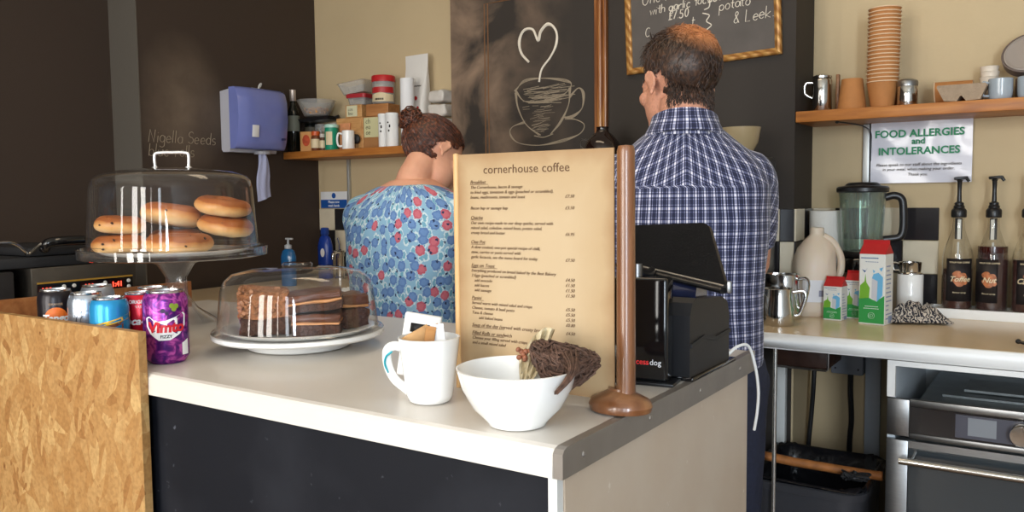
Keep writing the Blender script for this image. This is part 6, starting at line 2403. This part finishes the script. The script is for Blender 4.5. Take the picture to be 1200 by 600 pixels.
def floral():
    mt, n, l, p = base_mat('floral_cotton')
    uv = n.new('ShaderNodeUVMap')
    uv.uv_map = 'cloth'

    def mixc(fac, a, b):
        mx = n.new('ShaderNodeMix')
        mx.data_type = 'RGBA'
        l.new(fac, mx.inputs[0])
        for i, v in ((6, a), (7, b)):
            if isinstance(v, tuple):
                mx.inputs[i].default_value = v
            else:
                l.new(v, mx.inputs[i])
        return mx.outputs[2]
    nz = n.new('ShaderNodeTexNoise')
    nz.inputs['Scale'].default_value = 150
    l.new(uv.outputs[0], nz.inputs['Vector'])
    wv = n.new('ShaderNodeMix')
    wv.data_type = 'VECTOR'
    wv.inputs[0].default_value = .011
    l.new(uv.outputs[0], wv.inputs[4])
    l.new(nz.outputs['Color'], wv.inputs[5])

    def vor(scale, loc, rnd=.75, sc=(1, 1, 1), rot=0):
        mp = n.new('ShaderNodeMapping')
        mp.inputs['Location'].default_value = loc
        mp.inputs['Scale'].default_value = sc
        mp.inputs['Rotation'].default_value = (0, 0, rot)
        l.new(wv.outputs[1], mp.inputs[0])
        v = n.new('ShaderNodeTexVoronoi')
        v.voronoi_dimensions = '2D'
        v.inputs['Scale'].default_value = scale
        v.inputs['Randomness'].default_value = rnd
        l.new(mp.outputs[0], v.inputs['Vector'])
        return v

    def lt(sock, th):
        q = n.new('ShaderNodeMath')
        q.operation = 'LESS_THAN'
        l.new(sock, q.inputs[0])
        q.inputs[1].default_value = th
        return q.outputs[0]

    def both(a, b):
        q = n.new('ShaderNodeMath')
        q.operation = 'MULTIPLY'
        l.new(a, q.inputs[0])
        l.new(b, q.inputs[1])
        return q.outputs[0]
    base = S(136, 176, 200)
    lf = vor(46, (.3, .1, 0), .8, (1, .6, 1), R(35))
    cur = mixc(lt(lf.outputs['Distance'], .40), base, S(200, 216, 220))
    cur = mixc(lt(lf.outputs['Distance'], .27), cur, S(112, 164, 186))
    fl = vor(29, (0, 0, 0), .7)
    sep = n.new('ShaderNodeSeparateColor')
    l.new(fl.outputs['Color'], sep.inputs[0])
    isr = lt(sep.outputs[0], .27)
    fc = mixc(isr, S(90, 124, 174), S(184, 90, 106))
    petal = mixc(lt(fl.outputs['Distance'], .24), fc, mixc(isr, S(104, 138, 186), S(196, 104, 116)))
    cur = mixc(lt(fl.outputs['Distance'], .43), cur, S(176, 200, 214))
    cur = mixc(lt(fl.outputs['Distance'], .40), cur, petal)
    dt = vor(30, (.7, .4, 0), .9)
    cur = mixc(lt(dt.outputs['Distance'], .10), cur, S(34, 48, 84))
    l.new(cur, p.inputs['Base Color'])
    p.inputs['Roughness'].default_value = .85
    return mt


def hair_mat(name, c1, c2, c3, crown=None):
    mt, n, l, p = base_mat(name)
    tc = n.new('ShaderNodeTexCoord')
    nz = n.new('ShaderNodeTexNoise')
    nz.inputs['Scale'].default_value = 130
    nz.inputs['Detail'].default_value = 4
    l.new(tc.outputs['Object'], nz.inputs['Vector'])
    r = ramp(n, [(0.3, c1), (0.5, c2), (0.72, c3)])
    l.new(nz.outputs['Fac'], r.inputs[0])
    out = r.outputs[0]
    if crown:
        mp = n.new('ShaderNodeMapping')
        mp.vector_type = 'TEXTURE'
        mp.inputs['Location'].default_value = crown[0]
        mp.inputs['Scale'].default_value = crown[1]
        l.new(tc.outputs['Object'], mp.inputs[0])
        g = n.new('ShaderNodeTexGradient')
        g.gradient_type = 'SPHERICAL'
        l.new(mp.outputs[0], g.inputs[0])
        ml = n.new('ShaderNodeMath')
        ml.operation = 'MULTIPLY'
        ml.inputs[1].default_value = 2.0
        ml.use_clamp = True
        l.new(g.outputs[1], ml.inputs[0])
        mx = n.new('ShaderNodeMix')
        mx.data_type = 'RGBA'
        l.new(ml.outputs[0], mx.inputs[0])
        l.new(out, mx.inputs[6])
        mx.inputs[7].default_value = crown[2]
        out = mx.outputs[2]
    l.new(out, p.inputs['Base Color'])
    p.inputs['Roughness'].default_value = .5
    b = n.new('ShaderNodeBump')
    b.inputs['Strength'].default_value = .5
    b.inputs['Distance'].default_value = .002
    l.new(nz.outputs['Fac'], b.inputs['Height'])
    l.new(b.outputs[0], p.inputs['Normal'])
    return mt


def smooth01(x):
    x = max(0, min(1, x))
    return x * x * (3 - 2 * x)


def figure(label, loc, rz, F):
    root = thing('person', label, 'person', loc, rz)
    hs = F['head_s']
    HM = Matrix.Translation(Vector(F['head'])) @ Euler((F['head_pitch'], 0, F['head_yaw']), 'ZXY').to_matrix().to_4x4()
    # --- skin: one continuous body
    b = MB()
    loft(b, [ell_ring(*r) for r in F['torso']])
    hm = head_shape(hs, F['man'])
    bmesh.ops.transform(hm.bm, matrix=HM, verts=hm.bm.verts[:])
    tmp = bpy.data.meshes.new('t')
    hm.bm.to_mesh(tmp)
    hm.bm.free()
    b.bm.from_mesh(tmp)
    bpy.data.meshes.remove(tmp)
    nb = Vector(F['neck'])
    skull = HM @ Vector((0, -.026 * hs, -.045 * hs))
    b.tube(spline([nb + Vector((0, -.015, -.05)), nb, lerp(nb, skull, .5), skull], 4), [F['neck_r'] * 1.02] * 3 + [F['neck_r'] * 1.0] * 3 + [F['neck_r']] * 7, 18)
    for sd in (-1, 1):
        sh, el, wr_ = [Vector((q[0] * sd, q[1], q[2])) for q in F['arm']]
        limb(b, [sh, lerp(sh, el, .5) + Vector((.006 * sd, 0, 0)), el], [F['arm_r'][0], F['arm_r'][0] * .94, F['arm_r'][1]])
        limb(b, [el, lerp(el, wr_, .35), wr_], [F['arm_r'][1], F['arm_r'][1] * 1.02, F['arm_r'][2]])
        d = (wr_ - el).normalized()
        hand_shape(b, wr_ + d * .012, d + Vector((-.25 * sd, .25, -.02)), (0, 0, 1), -sd, 24, F['hand_s'])
        hp, kn, an = [Vector((q[0] * sd, q[1], q[2])) for q in F['leg']]
        limb(b, [hp, lerp(hp, kn, .5), kn], [.082, .072, .054])
        limb(b, [kn, lerp(kn, an, .35) + Vector((0, -.012, 0)), an], [.054, .052, .036])
        b.tube([an + Vector((0, -.03, -.03)), an + Vector((0, .06, -.045)), an + Vector((.005 * sd, .15, -.055))], [.036, .034, .022], 12)
    me = remesh(b, .0042, 5)
    put('body', me, F['skin'], root)
    # --- top
    c = MB()
    loft(c, [ell_ring(*r) for r in F['top']])
    for sd in (-1, 1):
        sh, el, wr_ = [Vector((q[0] * sd, q[1], q[2])) for q in F['arm']]
        e = lerp(sh, el, F['sleeve'])
        ins = Vector((-.035 * sd, 0, .002))
        c.tube(spline([sh + ins, sh + Vector((0, 0, 0)), lerp(sh, e, .5) + Vector((.006 * sd, 0, 0)), e], 5), [F['sleeve_r'][0]] * 6 + [F['sleeve_r'][1]] * 6 + [F['sleeve_r'][2]] * 4, 18)
        c.ball(sh + ins * .3, F['sleeve_r'][0] * 1.02)
    tm2 = remesh(c, .0065, 9, .6)
    clothes_uv(tm2, F['uv_y'], F['uv_r'], F['wr'], F['wsc'], 3.1, F.get('yoke'))
    put(F['top_name'], tm2, F['top_mat'], root)
    if F['man']:
        c = MB()
        n0 = nb
        w_ = F['neck_r']
        rg_ = []
        for dz, k in ((-.030, 1.46), (.010, 1.24), (.026, 1.18), (.028, 1.28), (.012, 1.36), (-.012, 1.58), (-.020, 1.62), (-.022, 1.54)):
            rg_.append([(n0.x + w_ * k * math.cos(2 * PI * i / 36), n0.y - .004 + w_ * k * 1.02 * math.sin(2 * PI * i / 36), n0.z + dz - .010 - .020 * math.sin(2 * PI * i / 36)) for i in range(36)])
        loft(c, rg_, False)
        cm = c.mesh('collar', F['top_mat'])
        clothes_uv(cm, n0.y, .085, 0, 1, 0)
        put('collar', cm, F['top_mat'], root)
    # --- trousers
    t = MB()
    loft(t, [ell_ring(*r) for r in F['hips']])
    for sd in (-1, 1):
        hp, kn, an = [Vector((q[0] * sd, q[1], q[2])) for q in F['leg']]
        limb(t, [hp + Vector((0, 0, .03)), lerp(hp, kn, .5), kn], [.100, .088, .070])
        limb(t, [kn, lerp(kn, an, .5), an + Vector((0, 0, .01))], [.070, .064, .056])
    tr = remesh(t, .009, 6)
    clothes_uv(tr, 0, .12, .003, 26, 8)
    put('trousers', tr, F['trouser_mat'], root)
    for sd in (-1, 1):
        an = Vector((F['leg'][2][0] * sd, F['leg'][2][1], F['leg'][2][2]))
        s_ = MB()
        s_.ball((an.x, an.y - .01, .048), (.042, .052, .047)).ball((an.x + .004 * sd, an.y + .10, .036), (.046, .085, .036)).ball((an.x, an.y + .05, .04), (.042, .08, .04))
        sm_ = remesh(s_, .006, 4)
        for v in sm_.vertices:
            v.co.z = max(v.co.z, .0015)
        put('shoe', sm_, F['shoe_mat'], root)
    # --- eyes
    for nm, dy, dz, hw_, arch, th_, cnt in (('eyelashes', .0880, -.0055, .0125, -.004, .0011, 1), ('eyebrow', .0862, .0205, .018, .004, .0022, 3)):
        for sd in (-1, 1):
            e_ = MB()
            for q_ in range(cnt):
                e_.tube([HM @ (Vector((sd * (.031 + hw_ * t_), dy - .009 * (abs(t_) ** 2) - (.005 if t_ > .5 else 0), dz + arch * (1 - t_ * t_) + .0016 * q_)) * hs) for t_ in (-1, -.5, 0, .5, 1)], [th_ * .5, th_, th_, th_, th_ * .4], 6)
            e_.build(nm, F['hair_mat'], root)
    # --- hair
    hb = hair_shell(hs, F['hair_keep'], F['hair_off'], F['hair_n'], F['hair_sc'], None)
    hw = MB()
    hw.bm.free()
    hw.bm = hb
    F['hair_extra'](hw, hs)
    hmx = hw.mesh('hair', F['hair_mat'], True, 180)
    o = put('hair', hmx, F['hair_mat'], root)
    o.matrix_local = HM
    return root


# ---- the man
def man_keep(p):
    zt = -.090 + .168 * smooth01((p.y + .050) / .100)
    if abs(p.x) > .052 and -.045 < p.y < .03:
        zt = max(zt, .010 if p.y < .012 else .03)
    return p.z > zt


def man_tufts(w, s):
    random.seed(41)
    c0 = Vector((0, -.012, .036))
    for k in range(2600):
        d = Vector((random.gauss(0, 1), random.gauss(0, 1), random.gauss(0, 1))).normalized()
        p = Vector((d.x * .0815, -.012 + d.y * .103, .036 + d.z * .0875))
        if p.z < 0:
            p.x *= 1 - .24 * min(1, -p.z / .06)
        if not man_keep(p):
            continue
        top = smooth01((p.z - .06) / .05)
        crown = (Vector((p.x, p.y, 0)) - Vector((.005, -.035, 0))).length
        if top > .5 and crown < .045 and random.random() < .72:
            continue
        flow = Vector((random.uniform(-.7, .7), random.uniform(-.5, .6), -1.0 + 1.1 * top))
        flow = (flow - d * flow.dot(d)).normalized()
        L = random.uniform(.010, .018) * (1 + .5 * top + (.9 if p.y > .0 and top > .3 else 0))
        lift = .25 + .35 * top * random.random()
        q1 = p + (flow + d * lift).normalized() * L * .5
        q2 = q1 + (flow + d * (lift - .5) + Vector((random.uniform(-.5, .5),) * 3) * top).normalized() * L * .6
        w.tube([p * s, q1 * s, q2 * s], [.0014, .0011, .0003], 4, caps=False)


def man_nape(w, s):
    man_tufts(w, s)
    for k in range(900):
        t = random.uniform(-1.25, 1.25)
        z = random.uniform(-.080, -.030) + .020 * (abs(t) / 1.25) ** 2
        if z < -.060 and random.random() < .45:
            continue
        b = Vector((.0585 * math.sin(t), -.028 - .0585 * math.cos(t) + .012 * max(0, (-.045 - z) / .04), z))
        n = Vector((math.sin(t), -math.cos(t), 0))
        q1 = b + n * .0022 + Vector((random.uniform(-.003, .003), 0, -.006))
        q2 = q1 + n * .0006 + Vector((random.uniform(-.003, .003), .001, -.007))
        w.tube([(b - n * .002) * s, q1 * s, q2 * s], [.0014, .0011, .0003], 4, caps=False)


MH = hair_mat('brown_hair', S(30, 20, 16), S(54, 36, 26), S(84, 56, 38), ((.012, -.070, .098), (.078, .085, .080), S(190, 122, 74)))
man = dict(
    man=True, head=(-.012, .062, 1.558), head_s=1.03, head_pitch=R(-10), head_yaw=R(31), neck=(0, .012, 1.455), neck_r=.058, skin=STUB,
    torso=[(.86, 0, .15, .10), (.95, 0, .155, .105), (1.05, .01, .155, .105), (1.15, .015, .16, .11), (1.26, .015, .175, .115), (1.34, .012, .150, .100), (1.395, .01, .11, .068), (1.43, .01, .06, .050)],
    top=[(.915, .0, .176, .128), (.93, .0, .177, .130), (1.00, .005, .176, .130), (1.12, .01, .180, .132), (1.24, .012, .188, .135), (1.32, .012, .188, .128), (1.365, .012, .172, .114), (1.40, .012, .142, .098), (1.435, .014, .098, .082), (1.455, .016, .074, .074)],
    arm=((.148, .014, 1.345), (.172, .170, 1.13), (.115, .325, 1.075)), arm_r=(.043, .040, .030), hand_s=1.0, sleeve=.72, sleeve_r=(.052, .054, .057),
    leg=((.092, 0, .86), (.098, .015, .47), (.100, -.015, .075)), uv_y=.01, uv_r=.175, wr=.0045, wsc=13,
    hips=[(.74, 0, .15, .11), (.80, 0, .168, .122), (.90, 0, .168, .120), (.98, .004, .166, .118)],
    top_name='shirt', yoke=1.318, top_mat=plaid(), trouser_mat=M('dark_denim', S(34, 38, 56), .85, var=.2, vs=120), shoe_mat=M('brown_shoe', S(60, 42, 32), .5),
    hair_keep=man_keep, hair_off=.006, hair_n=.0012, hair_sc=20, hair_extra=man_nape, hair_mat=MH)
figure('person in a blue and white checked shirt seen from behind, head turned left', (-.702, 1.745, 0), R(24), man).scale = (.978, .978, .978)


# ---- the woman
BUN = Vector((.0, -.112, .062))


def wom_keep(p):
    zt = -.058 + .128 * smooth01((p.y + .02) / .085)
    if abs(p.x) > .050 and -.035 < p.y < .035:
        zt = max(zt, .004 if p.y < .01 else .02)
    return p.z > zt


def wom_hair(w, s):
    random.seed(52)
    for k in range(900):
        d = Vector((random.gauss(0, 1), random.gauss(0, 1), random.gauss(0, 1))).normalized()
        p = Vector((d.x * .084, -.012 + d.y * .106, .036 + d.z * .090))
        if not wom_keep(p):
            continue
        pts = [p]
        for i in range(5):
            q = pts[-1]
            to = (BUN - q)
            if to.length < .03:
                break
            nn = (q - Vector((0, -.012, .036))).normalized()
            st_ = (to - nn * to.dot(nn)).normalized()
            q2 = q + st_ * .014
            dd = Vector(((q2.x) / .084, (q2.y + .012) / .106, (q2.z - .036) / .090)).normalized()
            pts.append(Vector((dd.x * .084, -.012 + dd.y * .106, .036 + dd.z * .090)) * (1 + random.uniform(-.012, .014)))
        if len(pts) > 1:
            w.tube([q * s for q in pts], [.0012] * len(pts), 4, caps=False)
    for k in range(150):
        ax = Vector((random.gauss(0, .5), random.gauss(0, 1), random.gauss(0, .5))).normalized()
        u = ax.orthogonal().normalized()
        v = ax.cross(u)
        r1 = random.uniform(.022, .035)
        a0 = random.uniform(0, 2 * PI)
        c = BUN + Vector((random.uniform(-.007, .007), random.uniform(-.010, .008), random.uniform(-.007, .007)))
        pts = [c + (u * math.cos(a0 + t * .55) + v * math.sin(a0 + t * .55)) * r1 + ax * .006 * math.sin(t) for t in range(8)]
        w.tube([q * s for q in pts], [.0024] * 8, 5)
    w.ball(BUN * s, (.032 * s, .028 * s, .032 * s))
    for sd in ():
        w.tube([q * s for q in spline([(sd * .055, .070, .058), (sd * .066, .076, .03), (sd * .064, .078, -.005), (sd * .060, .080, -.04)], 4)], .0018, 5)


WH = hair_mat('auburn_hair', S(36, 18, 12), S(70, 36, 22), S(128, 68, 40))
wom = dict(
    man=False, head=(.012, .142, 1.398), head_s=.97, head_pitch=R(-38), head_yaw=R(-26), neck=(0, .045, 1.325), neck_r=.047, skin=SKIN,
    torso=[(.80, 0, .14, .10), (.90, 0, .14, .10), (1.0, .005, .13, .10), (1.10, .01, .14, .105), (1.20, .02, .155, .108), (1.265, .03, .15, .10), (1.305, .04, .10, .075), (1.325, .045, .06, .055)],
    top=[(.70, .0, .190, .140), (.82, .0, .182, .136), (.92, .002, .166, .128), (1.00, .006, .166, .128), (1.10, .012, .180, .134), (1.19, .020, .190, .134), (1.245, .028, .180, .122), (1.285, .036, .140, .100), (1.308, .042, .095, .080)],
    arm=((.172, .035, 1.225), (.215, .150, 1.02), (.12, .345, .985)), arm_r=(.046, .038, .026), hand_s=.92, sleeve=.66, sleeve_r=(.058, .060, .064),
    leg=((.085, 0, .80), (.09, .012, .44), (.09, -.012, .072)), uv_y=.01, uv_r=.17, wr=.005, wsc=12,
    hips=[(.70, 0, .14, .10), (.80, 0, .158, .116), (.90, 0, .15, .11)],
    top_name='tunic', top_mat=floral(), trouser_mat=M('black_trousers', S(30, 30, 34), .85), shoe_mat=M('black_shoe', S(28, 28, 30), .5),
    hair_keep=wom_keep, hair_off=.009, hair_n=.002, hair_sc=28, hair_extra=wom_hair, hair_mat=WH)
figure('person in a blue floral tunic with hair in a bun, head bowed over the worktop', (-1.56, 1.79, 0), R(8), wom)
